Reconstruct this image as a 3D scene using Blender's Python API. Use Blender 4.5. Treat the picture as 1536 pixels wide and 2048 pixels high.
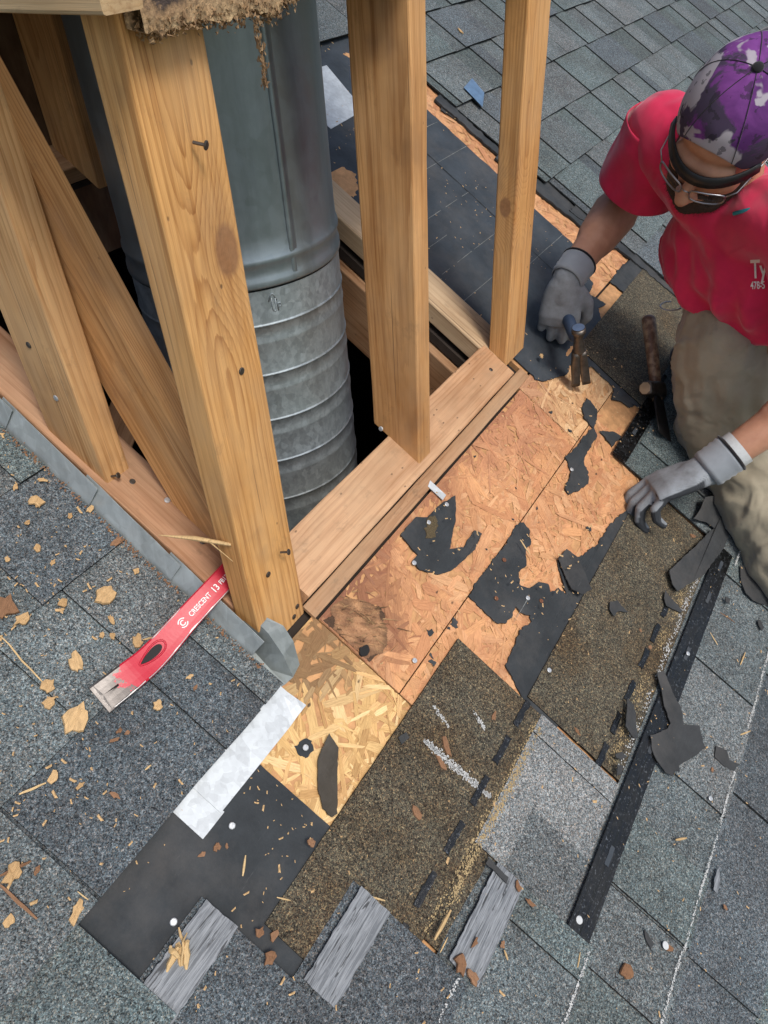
import bpy, bmesh, math, random
from math import radians, sin, cos, pi, sqrt
from mathutils import Vector, Matrix, Euler, noise
from mathutils.geometry import tessellate_polygon
random.seed(7)
for o in list(bpy.data.objects): bpy.data.objects.remove(o)
scene = bpy.context.scene
COL = scene.collection

# ---------------------------------------------------------------- camera, sky, sun, exposure
cam_data = bpy.data.cameras.new('camera'); cam = bpy.data.objects.new('camera', cam_data); COL.objects.link(cam)
cam_data.sensor_fit = 'HORIZONTAL'; cam_data.sensor_width = 36.0
cam_data.lens = 1490.0/1536.0*36.0; cam_data.clip_start = 0.01; cam_data.clip_end = 500
cam.matrix_world = Matrix(((0.522330,0.567173,-0.636778,-0.550580),(-0.851377,0.304596,-0.427058,-0.509589),(-0.048256,0.765203,0.641978,0.801864),(0,0,0,1)))
scene.camera = cam
scene.render.resolution_x = 768; scene.render.resolution_y = 1024

SUN_ELEV, SUN_AZ = radians(55), radians(203)      # azimuth measured from +Y towards +X
world = bpy.data.worlds.new('World'); scene.world = world; world.use_nodes = True
wn = world.node_tree; wn.nodes.clear()
sky = wn.nodes.new('ShaderNodeTexSky'); sky.sky_type = 'NISHITA'; sky.sun_disc = False
sky.sun_elevation = SUN_ELEV; sky.sun_rotation = SUN_AZ
sky.air_density = 1.0; sky.dust_density = 3.0; sky.ozone_density = 0.6
bg = wn.nodes.new('ShaderNodeBackground'); bg.inputs['Strength'].default_value = 0.11
wo = wn.nodes.new('ShaderNodeOutputWorld')
wn.links.new(sky.outputs[0], bg.inputs[0]); wn.links.new(bg.outputs[0], wo.inputs[0])
sun_data = bpy.data.lights.new('sun', 'SUN'); sun_data.energy = 1.5; sun_data.angle = radians(15); sun_data.color = (1.0, 0.96, 0.9)
sun = bpy.data.objects.new('sun', sun_data); COL.objects.link(sun)
sd = Vector((sin(SUN_AZ)*cos(SUN_ELEV), cos(SUN_AZ)*cos(SUN_ELEV), sin(SUN_ELEV)))
sun.rotation_euler = sd.to_track_quat('Z', 'Y').to_euler(); sun.location = sd*10
scene.view_settings.view_transform = 'Standard'; scene.view_settings.look = 'None'
scene.view_settings.exposure = 0.58; scene.view_settings.gamma = 1.0
scene.view_settings.use_curve_mapping = False
scene.cycles.max_bounces = 5; scene.cycles.diffuse_bounces = 3; scene.cycles.glossy_bounces = 3; scene.cycles.transparent_max_bounces = 6

# ---------------------------------------------------------------- frames and helpers
TH = radians(33.7); CT, ST = cos(TH), sin(TH)      # roof pitch, eight in twelve
ROOF = Matrix.Rotation(TH, 4, 'X')                 # local (u along eave, v up slope, w off the roof)
def RW(u, v, w=0.0): return Vector((u, v*CT - w*ST, v*ST + w*CT))
def W2R(p): return Vector((p[0], p[1]*CT + p[2]*ST, -p[1]*ST + p[2]*CT))
def tag(o, label=None, cat=None, group=None, kind=None):
    if label: o['label'] = label
    if cat: o['category'] = cat
    if group: o['group'] = group
    if kind: o['kind'] = kind
    return o
def mesh(name, verts, faces, mat=None, smooth=False, tone=None, uvs=None):
    me = bpy.data.meshes.new(name); me.from_pydata([tuple(v) for v in verts], [], faces); 
    if mat:
        for m in (mat if isinstance(mat, (list, tuple)) else [mat]): me.materials.append(m)
    if smooth: me.polygons.foreach_set('use_smooth', [True]*len(me.polygons))
    if tone is not None:                           # one value per face
        a = me.attributes.new('tone', 'FLOAT_COLOR', 'FACE')
        flat = []
        for t in tone: flat += [t[0], t[1], t[2], 1.0] if isinstance(t, (tuple, list)) else [t, t, t, 1.0]
        a.data.foreach_set('color', flat)
    if uvs is not None:
        l = me.uv_layers.new(name='UVMap'); k = 0
        for p in me.polygons:
            for j in range(p.loop_total): l.data[k].uv = uvs[p.index][j]; k += 1
    me.update(); return me
def obj(name, me, parent=None, mw=None):
    o = bpy.data.objects.new(name, me); COL.objects.link(o)
    if mw is not None: o.matrix_world = mw
    if parent is not None:
        o.parent = parent; o.matrix_parent_inverse = BASE[parent.name].inverted()
    BASE[o.name] = mw.copy() if mw is not None else Matrix.Identity(4)
    return o
BASE = {}
def empty(name, loc=(0,0,0), rot=None):
    mw = Matrix.Translation(loc) @ (rot.to_4x4() if rot else Matrix.Identity(4))
    o = bpy.data.objects.new(name, None); COL.objects.link(o); o.matrix_world = mw; o.empty_display_size = .05; BASE[o.name] = mw
    return o
def frame(o, x, y, z):                             # matrix with origin o and axes x, y, z
    m = Matrix.Identity(4)
    for i, a in enumerate((x, y, z)):
        a = Vector(a).normalized()
        for j in range(3): m[j][i] = a[j]
    for j in range(3): m[j][3] = o[j]
    return m
def from_bm(name, bm, mat=None, smooth=False):
    me = bpy.data.meshes.new(name); bmesh.ops.recalc_face_normals(bm, faces=bm.faces); bm.to_mesh(me); bm.free()
    if mat: me.materials.append(mat)
    if smooth: me.polygons.foreach_set('use_smooth', [True]*len(me.polygons))
    return me
def eval_mesh(me, mods, name=None):                # apply modifiers given as (type, {settings}) and return a new mesh
    o = bpy.data.objects.new('tmp', me); COL.objects.link(o)
    for t, s in mods:
        m = o.modifiers.new(t, t)
        for k, v in s.items(): setattr(m, k, v)
    dg = bpy.context.evaluated_depsgraph_get(); dg.update()
    r = bpy.data.meshes.new_from_object(o.evaluated_get(dg)); bpy.data.objects.remove(o)
    if name: r.name = name
    return r
def n1(x, y=0.0, z=0.0): return noise.noise(Vector((x, y, z)))

def ragged(poly, step=.006, amp=.0025, seed=0, closed=True, keep=()):
    """resample an outline and jitter it so that it reads as torn"""
    out = []; n = len(poly); rng = n if closed else n-1
    for i in range(rng):
        a = Vector(poly[i]); b = Vector(poly[(i+1) % n]); L = (b-a).length; k = max(1, int(L/step))
        for j in range(k):
            p = a.lerp(b, j/k)
            if i not in keep:
                p = p + Vector((n1(p.x*140, p.y*140, seed), n1(p.x*140+9, p.y*140, seed+5)))*amp*1.6 \
                      + Vector((n1(p.x*45, p.y*45, seed+3), n1(p.x*45+9, p.y*45, seed+8)))*amp*1.2
            p = p + Vector((n1(p.x*420, p.y*420, seed+1), n1(p.x*420+9, p.y*420, seed+2)))*amp*.25 if i not in keep else p
            out.append(p)
    return out
def slab(name, outline, w0, w1, mat, wf=None):
    """flat sheet in roof coordinates: triangulated outline, top at w1 with side walls down to w0; wf(u,v) adds height"""
    bm = bmesh.new()
    top = [bm.verts.new((p[0], p[1], w1 + (wf(p[0], p[1]) if wf else 0))) for p in outline]
    bot = [bm.verts.new((p[0], p[1], w0 + (wf(p[0], p[1]) if wf else 0))) for p in outline]
    n = len(top)
    for t in tessellate_polygon([[Vector((p[0], p[1], 0)) for p in outline]]):
        try: bm.faces.new([top[i] for i in t])
        except ValueError: pass
    for i in range(n): bm.faces.new((top[i], bot[i], bot[(i+1) % n], top[(i+1) % n]))
    return from_bm(name, bm, mat)

# ---------------------------------------------------------------- materials
class G:
    """small node-graph builder"""
    def __init__(s, name):
        s.m = bpy.data.materials.new(name); s.m.use_nodes = True; s.t = s.m.node_tree; s.t.nodes.clear()
        s.out = s.t.nodes.new('ShaderNodeOutputMaterial')
        s.b = s.t.nodes.new('ShaderNodeBsdfPrincipled'); s.t.links.new(s.b.outputs[0], s.out.inputs[0])
        tc = s.t.nodes.new('ShaderNodeTexCoord'); s.co = tc.outputs['Object']; s.uv = tc.outputs['UV']; s.gen = tc.outputs['Generated']
        s.obi = s.t.nodes.new('ShaderNodeObjectInfo').outputs['Random']
    def set(s, sock, v):
        if isinstance(v, bpy.types.NodeSocket): s.t.links.new(v, sock)
        elif v is not None: sock.default_value = v
    def n(s, t, ins=None, **props):
        nd = s.t.nodes.new('ShaderNode'+t)
        for k, v in props.items(): setattr(nd, k, v)
        for k, v in (ins or {}).items(): s.set(nd.inputs[k], v)
        return nd
    def math(s, op, a, b=None, c=None, clamp=False):
        nd = s.n('Math', operation=op, use_clamp=clamp); s.set(nd.inputs[0], a)
        if b is not None: s.set(nd.inputs[1], b)
        if c is not None: s.set(nd.inputs[2], c)
        return nd.outputs[0]
    def mapping(s, vec, scale=(1,1,1), loc=(0,0,0), rot=(0,0,0)):
        return s.n('Mapping', {'Vector': vec, 'Scale': scale, 'Location': loc, 'Rotation': rot}).outputs[0]
    def noise(s, vec, scale, detail=3, rough=.55, dist=0, out=0):
        return s.n('TexNoise', {'Vector': vec, 'Scale': scale, 'Detail': detail, 'Roughness': rough, 'Distortion': dist}).outputs[out]
    def vor(s, vec, scale, feature='F1', rnd=1.0):
        return s.n('TexVoronoi', {'Vector': vec, 'Scale': scale, 'Randomness': rnd}, feature=feature)
    def ramp(s, fac, stops, interp='LINEAR'):
        nd = s.n('ValToRGB', {'Fac': fac}); cr = nd.color_ramp; cr.interpolation = interp
        while len(cr.elements) < len(stops): cr.elements.new(.5)
        for e, (p, c) in zip(cr.elements, stops):
            e.position = p; e.color = (c, c, c, 1) if isinstance(c, (int, float)) else (*c, 1)
        return nd.outputs[0]
    def mix(s, fac, a, b, mode='MIX'):
        nd = s.n('Mix', data_type='RGBA', blend_type=mode); s.set(nd.inputs[0], fac)
        for i, v in ((6, a), (7, b)): s.set(nd.inputs[i], (*v, 1) if isinstance(v, tuple) and len(v) == 3 else v)
        return nd.outputs[2]
    def attr(s, name, out='Color'): return s.n('Attribute', attribute_name=name).outputs[out]
    def sep(s, v): return s.n('SeparateXYZ', {0: v}).outputs
    def bump(s, h, strength=.3, dist=.001, normal=None):
        nd = s.n('Bump', {'Height': h, 'Strength': strength, 'Distance': dist})
        if normal is not None: s.set(nd.inputs['Normal'], normal)
        return nd.outputs[0]
    def fin(s, col=None, rough=None, metal=None, normal=None, spec=None):
        for k, v in (('Base Color', (*col, 1) if isinstance(col, tuple) and len(col) == 3 else col), ('Roughness', rough), ('Metallic', metal), ('Normal', normal), ('Specular IOR Level', spec)):
            if v is not None: s.set(s.b.inputs[k], v)
        return s.m

def granules(name, stops, size=.00125, blotch=.20, tint=None):
    g = G(name)
    v = g.vor(g.co, 1/size); r = g.sep(v.outputs['Color'])[0]
    v2 = g.vor(g.mapping(g.co, loc=(3.1, 1.7, .4)), .45/size); r2 = g.sep(v2.outputs['Color'])[1]
    col = g.ramp(g.math('MULTIPLY_ADD', r2, .35, g.math('MULTIPLY', r, .65)), stops)
    hue = g.sep(v.outputs['Color'])[2]
    col = g.mix(1.0, col, g.ramp(hue, [(.0, (1.22,1.0,.82)), (.22, (1.12,.98,.90)), (.40, (.98,1.0,1.0)), (.75, (.94,1.01,1.03)), (1, (.90,1.02,1.0))]), 'MULTIPLY')
    tone = g.attr('tone'); col = g.mix(1.0, col, tone, 'MULTIPLY')
    nb = g.noise(g.co, 9, 5, .65)
    col = g.mix(1.0, col, g.ramp(nb, [(.25, 1-blotch), (.75, 1+blotch)]), 'MULTIPLY')
    if tint: col = g.mix(g.ramp(g.noise(g.mapping(g.co, loc=(7, 3, 1)), 6.5, 4, .6), [(.42, 0.0), (.62, tint[1])]), col, tint[0], 'MULTIPLY')
    h = g.math('SUBTRACT', 1.0, v.outputs['Distance'])
    nrm = g.bump(h, .9, .0009)
    return g.fin(col, .88, 0, nrm, .25)
GREY = [(.10, (.022, .026, .029)), (.34, (.078, .091, .099)), (.52, (.120, .140, .150)), (.70, (.170, .196, .207)), (.88, (.29, .32, .33)), (1, (.44, .47, .47))]
M = {}
M['shingle'] = granules('shingle granules', GREY, tint=((.86, .80, .78), .8))
M['headlap'] = granules('weathered headlap granules', [(.12, (.016, .014, .011)), (.36, (.052, .047, .038)), (.55, (.086, .077, .059)), (.74, (.136, .119, .084)), (.9, (.25, .212, .135)), (1, (.38, .335, .23))], tint=((.90, .70, .52), .75))
M['clean'] = granules('clean pale granules', [(.12, (.05, .055, .06)), (.36, (.13, .14, .145)), (.55, (.205, .22, .225)), (.75, (.30, .315, .32)), (1, (.54, .55, .55))], blotch=.18)

def felt(name, c=(.031, .036, .040)):
    g = G(name)
    a = g.noise(g.co, 14, 6, .7); b = g.noise(g.co, 420, 3, .6)
    col = g.mix(g.ramp(a, [(.3, 0.0), (.75, 1.0)]), tuple(x*.72 for x in c), tuple(x*1.35 for x in c))
    col = g.mix(g.ramp(b, [(.66, 0.0), (.82, .45)]), col, (.11, .11, .105))
    dst = g.noise(g.mapping(g.co, loc=(2,5,1)), 5, 6, .72); col = g.mix(g.ramp(dst, [(.46, 0.0), (.72, .42)]), col, (.12, .11, .10))
    sc = g.noise(g.mapping(g.co, (18, 160, 18), rot=(0,0,.5)), 1.0, 4, .65); col = g.mix(g.ramp(sc, [(.66, 0.0), (.74, .25)]), col, (.15, .15, .15))
    nrm = g.bump(g.noise(g.co, 650, 3, .6), .35, .0006, g.bump(g.noise(g.co, 22, 4, .55), .5, .008))
    return g.fin(col, .80, 0, nrm, .3)
M['felt'] = felt('asphalt felt')
M['felt_blue'] = felt('asphalt felt washed blue', (.040, .050, .061))
M['felt_torn'] = felt('torn felt scrap', (.036, .039, .041))
M['felt_brown'] = felt('brown weathered felt', (.050, .043, .033))
M['black'] = G('asphalt black edge').fin((.012, .012, .012), .9)

def tar(name, pale=.0):
    g = G(name)
    st = g.noise(g.mapping(g.co, (22, 420, 60)), 1.0, 4, .65, 1.0)
    sp = g.noise(g.co, 260, 4, .6); blot = g.noise(g.co, 35, 4, .6)
    dark = (.004, .0045, .005) if not pale else (.11, .122, .135)
    lite = (.022, .025, .028) if not pale else (.25, .268, .285)
    col = g.mix(g.ramp(st, [(.40, 0.0), (.6, 1.0)]), dark, lite) if pale else g.mix(g.ramp(sp, [(.55, 0.0), (.75, .8)]), dark, lite)
    col = g.mix(g.ramp(sp, [(.60, 0.0), (.70, .55)]), col, (.17, .19, .21))
    if pale: col = g.mix(g.ramp(g.noise(g.mapping(g.co, (16, 240, 60)), 1.0, 4, .6, 1.5), [(.575, 0.0), (.62, .85)]), col, (.014, .015, .017))
    nrm = g.bump(g.math('ADD', st, g.math('MULTIPLY', blot, .8)), .35 if pale else .6, .0012)
    return g.fin(col, g.ramp(blot, [(.4, .18), (.6, .42)]) if not pale else .6, 0, nrm, .5)
M['tar'] = tar('black sealant strip'); M['tar_grey'] = tar('torn grey sealant strip', 1.0)

def lumber_mat(name, pith=(.03, -.05), ring=.0045, light=(.66, .365, .145), dark=(.35, .145, .05), knots=(), dirt=.35, seed=0.0, tint=(1, 1, 1), stain=0.0):
    """end-grain rings swept along Z of the board, bent around knots"""
    g = G(name); x, y, z = g.sep(g.co)[:3]
    wob = g.noise(g.mapping(g.co, (9, 9, 1.6), (seed, seed*.7, seed*1.3)), 1.0, 2, .5)
    wob2 = g.noise(g.mapping(g.co, (24, 24, 5), (seed*2, 3, seed)), 1.0, 2, .5)
    px = g.math('SUBTRACT', x, pith[0]); py = g.math('SUBTRACT', y, pith[1])
    r = g.math('SQRT', g.math('ADD', g.math('MULTIPLY', px, px), g.math('MULTIPLY', py, py)))
    r = g.math('ADD', r, g.math('MULTIPLY', g.math('SUBTRACT', wob, .5), .030))
    r = g.math('ADD', r, g.math('MULTIPLY', g.math('SUBTRACT', wob2, .5), .008))
    kmask = None
    for (ky, kz, ks, ax) in knots:                 # ax 0: knot seen on the x-faces (y,z plane); 1: on the y-faces
        a = g.math('SUBTRACT', y if ax == 0 else x, ky); b = g.math('MULTIPLY', g.math('SUBTRACT', z, kz), .62)
        d2 = g.math('ADD', g.math('MULTIPLY', a, a), g.math('MULTIPLY', b, b))
        r = g.math('ADD', r, g.math('MULTIPLY', g.math('EXPONENT', g.math('MULTIPLY', d2, -1/(2.4*ks)**2)), .038))
        d = g.math('ADD', g.math('SQRT', d2), g.math('MULTIPLY', g.math('SUBTRACT', g.noise(g.co, 90, 2), .5), .004))
        km = g.ramp(g.math('DIVIDE', d, ks), [(.75, 1.0), (1.0, 0.0)])
        kmask = km if kmask is None else g.math('MAXIMUM', kmask, km)
    r = g.math('ADD', r, g.math('MULTIPLY', g.math('SUBTRACT', g.noise(g.mapping(g.co, (110, 110, 7), (seed, 2, 9)), 1.0, 3, .6), .5), ring*.9))
    ph = g.math('FRACT', g.math('DIVIDE', r, ring))
    late = g.ramp(ph, [(0, .02), (.45, .16), (.72, .50), (.90, .95), (.96, .8), (1, .02)])
    late = g.math('MULTIPLY', late, g.ramp(g.noise(g.mapping(g.co, (30, 30, 4), (1, seed, 4)), 1.0, 2), [(.32, .12), (.68, 1.0)]))
    fib = g.noise(g.mapping(g.co, (1500, 1500, 22), (seed, 0, 0)), 1.0, 3, .6)
    L = tuple(a*b for a, b in zip(light, tint)); D = tuple(a*b for a, b in zip(dark, tint))
    col = g.mix(g.math('MULTIPLY', late, .85), L, D)
    col = g.mix(1.0, col, g.ramp(fib, [(.25, .84), (.75, 1.12)]), 'MULTIPLY')
    big = g.noise(g.mapping(g.co, (7, 7, 3), (seed*3, 1, 2)), 1.0, 4, .6)
    col = g.mix(1.0, col, g.ramp(big, [(.28, (.66, .58, .50)), (.5, (.98, .96, .94)), (.72, (1.14, 1.13, 1.12))]), 'MULTIPLY')
    sm = g.noise(g.mapping(g.co, (1, 1, .8), (seed*5, 4, 7)), 11, 3, .5)
    col = g.mix(g.ramp(sm, [(.60, 0.0), (.78, .55)]), col, (.20, .125, .075))
    stk = g.noise(g.mapping(g.co, (130, 130, 3.2), (seed*2, 7, 1)), 1.0, 3, .6)
    col = g.mix(1.0, col, g.ramp(stk, [(.30, (.70, .60, .50)), (.5, (1, 1, 1)), (.75, (1.08, 1.08, 1.08))]), 'MULTIPLY')
    crk = g.noise(g.mapping(g.co, (260, 260, 2.2), (seed*1.7, 3, 5)), 1.0, 2, .5)
    col = g.mix(g.ramp(crk, [(.70, 0.0), (.735, .75)]), col, (.09, .045, .02))
    if kmask is not None:
        kr = g.noise(g.co, 160, 3, .6)
        col = g.mix(kmask, col, g.mix(kr, (.20, .09, .035), (.42, .20, .085)))
    dn = g.noise(g.mapping(g.co, (1, 1, .7), (seed, 5, 1)), 22, 6, .72)
    col = g.mix(g.ramp(dn, [(.58, 0.0), (.72, dirt)]), col, (.12, .075, .045))
    if stain:
        sn = g.noise(g.mapping(g.co, (1, 1, .5), (seed+4, 2, 1)), 9, 5, .65)
        col = g.mix(g.ramp(sn, [(.5, 0.0), (.7, stain)]), col, (.22, .10, .045))
    pk = g.vor(g.mapping(g.co, (1, 1, .6), (seed, 2, 3)), 62); 
    pit = g.ramp(pk.outputs['Distance'], [(.06, 1.0), (.12, 0.0)]); pit = g.math('MULTIPLY', pit, g.ramp(g.sep(pk.outputs['Color'])[0], [(.80, 0.0), (.82, 1.0)]))
    col = g.mix(g.math('MULTIPLY', pit, .75), col, (.07, .04, .022))
    gw = g.noise(g.mapping(g.co, (1, 1, .45), (seed*2.3, 6, 4)), 6, 5, .65); col = g.mix(g.ramp(gw, [(.45, 0.0), (.70, .42)]), col, (.46, .34, .215))
    nrm = g.bump(g.math('SUBTRACT', g.math('ADD', fib, g.math('MULTIPLY', late, .5)), g.math('MULTIPLY', pit, 2.0)), .35, .0008)
    return g.fin(col, .72, 0, nrm, .25)

def osb_mat(name, tint=(1, 1, 1), stain=.5):
    g = G(name)
    col = g.attr('tone')
    grain = g.noise(g.mapping(g.uv, (55, 700, 1)), 1.0, 4, .65, .8)
    col = g.mix(1.0, col, g.ramp(grain, [(.28, (.66, .57, .50)), (.5, (.98, .97, .95)), (.75, (1.20, 1.18, 1.14))]), 'MULTIPLY')
    col = g.mix(1.0, col, tint, 'MULTIPLY')
    s1 = g.noise(g.mapping(g.co, (1, 1, 0)), 8.5, 6, .70, .5)
    col = g.mix(g.ramp(s1, [(.50, 0.0), (.60, stain*.55), (.72, stain)]), col, (.26, .105, .060))
    s2 = g.noise(g.mapping(g.co, (1, 1, 0), (3, 8, 0)), 26, 5, .7, .4); col = g.mix(g.ramp(s2, [(.60, 0.0), (.72, stain*.8)]), col, (.30, .14, .08))
    sp = g.vor(g.mapping(g.co, (1, 1.6, 1), rot=(0, 0, .6)), 30); spm = g.math('MULTIPLY', g.ramp(g.math('ADD', sp.outputs['Distance'], g.math('MULTIPLY', g.noise(g.co, 160, 3), .18)), [(.15, 1.0), (.22, 0.0)]), g.ramp(g.sep(sp.outputs['Color'])[1], [(.80, 0.0), (.84, .85)]))
    col = g.mix(spm, col, (.045, .032, .024))
    nrm = g.bump(g.math('ADD', grain, g.math('MULTIPLY', g.noise(g.co, 60, 4), .8)), .4, .0010)
    return g.fin(col, .75, 0, nrm, .25)
M['osb'] = osb_mat('strand board', stain=.62); M['osb_yellow'] = osb_mat('pale strand board', stain=.25)
def plain(name, c, rough=.7, metal=0, var=.2, scale=30, bs=.2, spec=.4):
    g = G(name); a = g.noise(g.co, scale, 5, .65)
    col = g.mix(g.ramp(a, [(.3, 0.0), (.7, 1.0)]), tuple(x*(1-var) for x in c), tuple(min(1, x*(1+var)) for x in c))
    return g.fin(col, rough, metal, g.bump(g.noise(g.co, scale*6, 4, .6), bs, .001), spec)
def chipmat(name, c, dark=None):
    g = G(name); a = g.noise(g.mapping(g.co, (60, 340, 60)), 1.0, 4, .6, .8); d = dark or tuple(x*.62 for x in c)
    col = g.mix(g.ramp(a, [(.3, 0.0), (.7, 1.0)]), d, c)
    col = g.mix(1.0, col, g.ramp(g.obi, [(0, (.82, .76, .70)), (1, (1.12, 1.1, 1.08))]), 'MULTIPLY')
    return g.fin(col, .8, 0, g.bump(a, .5, .001), .2)
M['chip'] = chipmat('fresh tan wood chip', (.60, .41, .21)); M['bark'] = chipmat('reddish brown chip', (.29, .165, .095)); M['straw'] = chipmat('pale splinter', (.72, .53, .28))
def galv(name, c, spang, rough=.42, metal=.85, dirt=0.25, sc=60):
    g = G(name)
    v = g.vor(g.mapping(g.co, (1, 1, .7)), sc); r = g.sep(v.outputs['Color'])[0]
    v2 = g.vor(g.mapping(g.co, (1, 1, .8), (4, 1, 2)), sc*2.3); r2 = g.sep(v2.outputs['Color'])[1]
    k = g.math('MULTIPLY_ADD', r, .6, g.math('MULTIPLY', r2, .4))
    col = g.mix(g.ramp(k, [(.15, 0.0), (.85, 1.0)]), tuple(x*(1-spang) for x in c), tuple(min(1, x*(1+spang)) for x in c))
    dn = g.noise(g.mapping(g.co, (1.6, 1.6, .22)), 16, 6, .7)
    col = g.mix(g.ramp(dn, [(.45, 0.0), (.8, dirt)]), col, tuple(x*.45 for x in c))
    ro = g.math('MULTIPLY_ADD', k, .14, rough-.07)
    return g.fin(col, ro, metal, g.bump(g.noise(g.co, 40, 4), .05, .002), .5)
M['duct'] = galv('smooth galvanized duct', (.27, .325, .355), .05, .42, .75, .5)
M['duct_spangle'] = galv('spangled galvanized duct', (.34, .395, .42), .17, .48, .65, .4, 110)
M['flash'] = galv('weathered flashing', (.46, .51, .515), .12, .50, .40, .55, 45)
M['flash_dark'] = galv('dark folded flashing', (.235, .265, .262), .15, .52, .35, .6, 50)
M['white_metal'] = galv('white oxidised flashing', (.54, .58, .60), .13, .55, .15, .30, 70)
M['steel'] = plain('bright steel', (.55, .56, .57), .28, 1, .15, 60, .1)
M['steel_dark'] = plain('dark worn steel', (.13, .115, .10), .42, .8, .4, 45, .25)
M['nail'] = plain('galvanized nail head', (.52, .54, .55), .45, .6, .2, 300, .2)
M['nail_rust'] = plain('rusty nail head', (.18, .075, .04), .7, .3, .3, 300, .4)
M['cap_white'] = plain('white nail cap', (.52, .54, .54), .45, 0, .08, 200, .1)
M['dark'] = plain('near-black board', (.030, .022, .017), .9, 0, .3, 20, .3)  # near-black base for the attic walls and the deck slab

# measured outlines, roof coordinates in metres
FELT_MID = [(0.4359, -0.1797), (0.4315, -0.1974), (0.408, -0.2135), (0.3852, -0.2114), (0.3607, -0.2281), (0.3352, -0.2226), (0.3146, -0.2356), (0.325, -0.254), (0.3497, -0.2623), (0.3635, -0.2769),
 (0.3529, -0.2889), (0.3715, -0.2974), (0.3737, -0.3144), (0.4016, -0.2893), (0.4231, -0.2694), (0.4574, -0.2736), (0.4633, -0.2993), (0.5296, -0.3202), (0.594, -0.3207), (0.6485, -0.3335),
 (0.6898, -0.3441)]
FELT_MID_LOW = [(0.1664, -0.2882), (0.2185, -0.2813), (0.25, -0.2792), (0.2708, -0.2871), (0.28, -0.2774), (0.273, -0.2666), (0.2723, -0.2513), (0.2478, -0.2547), (0.2315, -0.251), (0.2196, -0.2411),
 (0.2189, -0.177), (0.2487, -0.1716), (0.3684, -0.1757), (0.4154, -0.1713)]
FELT_ISLAND = [(0.3673, -0.0531), (0.3385, -0.0442), (0.314, -0.0413), (0.2862, -0.041), (0.2679, -0.0244), (0.2183, -0.0249), (0.2109, -0.068), (0.1942, -0.0667), (0.1916, -0.086), (0.2109, -0.1135),
 (0.2336, -0.127), (0.2685, -0.1335), (0.305, -0.1374), (0.3442, -0.131), (0.3383, -0.1172), (0.2911, -0.1195), (0.2658, -0.1039), (0.3251, -0.0797), (0.3461, -0.0681)]
FELT_TONGUE = [(0.8513, -0.1373), (0.8134, -0.1434), (0.7968, -0.1567), (0.7892, -0.1834), (0.7721, -0.1816), (0.7086, -0.1798), (0.6562, -0.1741), (0.6435, -0.1879), (0.634, -0.2007), (0.584, -0.2072),
 (0.5772, -0.2227), (0.6119, -0.233), (0.6467, -0.241), (0.6654, -0.2322), (0.6825, -0.2115), (0.7015, -0.2055), (0.738, -0.2055), (0.7794, -0.2012), (0.7901, -0.1863), (0.8214, -0.1816),
 (0.8478, -0.1714), (0.8566, -0.1483)]
FELT_TONGUE2 = [(0.798, -0.201), (0.8139, -0.2115), (0.8366, -0.2321), (0.8378, -0.247), (0.7885, -0.2432), (0.7938, -0.2308), (0.7949, -0.2151)]
FELT_PATCH2 = [(0.9382, -0.1765), (0.9672, -0.1906), (0.9688, -0.2386), (0.9419, -0.2284), (0.9362, -0.2041), (0.9179, -0.1856)]
SIDE_LOW = [(0.7769, -0.0249), (0.7912, -0.04), (0.8415, -0.0598), (0.8756, -0.0712), (0.9058, -0.0615), (0.9162, -0.0722), (0.9194, -0.0945), (0.9584, -0.1028), (0.9584, -0.1378), (0.9588, -0.1673),
 (0.9429, -0.1797), (0.968, -0.2498)]
HOLE1 = [(0.8816, -0.0185), (0.9173, -0.0212), (0.9167, -0.0295), (0.8949, -0.0327), (0.8687, -0.0356), (0.867, -0.026)]
HOLE2 = [(0.9183, -0.042), (0.9582, -0.0355), (0.9778, -0.0448), (0.9493, -0.056), (0.9228, -0.0477)]
FLAP = [(0.4223, -0.2681), (0.4541, -0.2719), (0.4568, -0.299), (0.434, -0.3214), (0.4088, -0.3436), (0.3846, -0.337), (0.3825, -0.316), (0.4045, -0.2883)]
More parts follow.
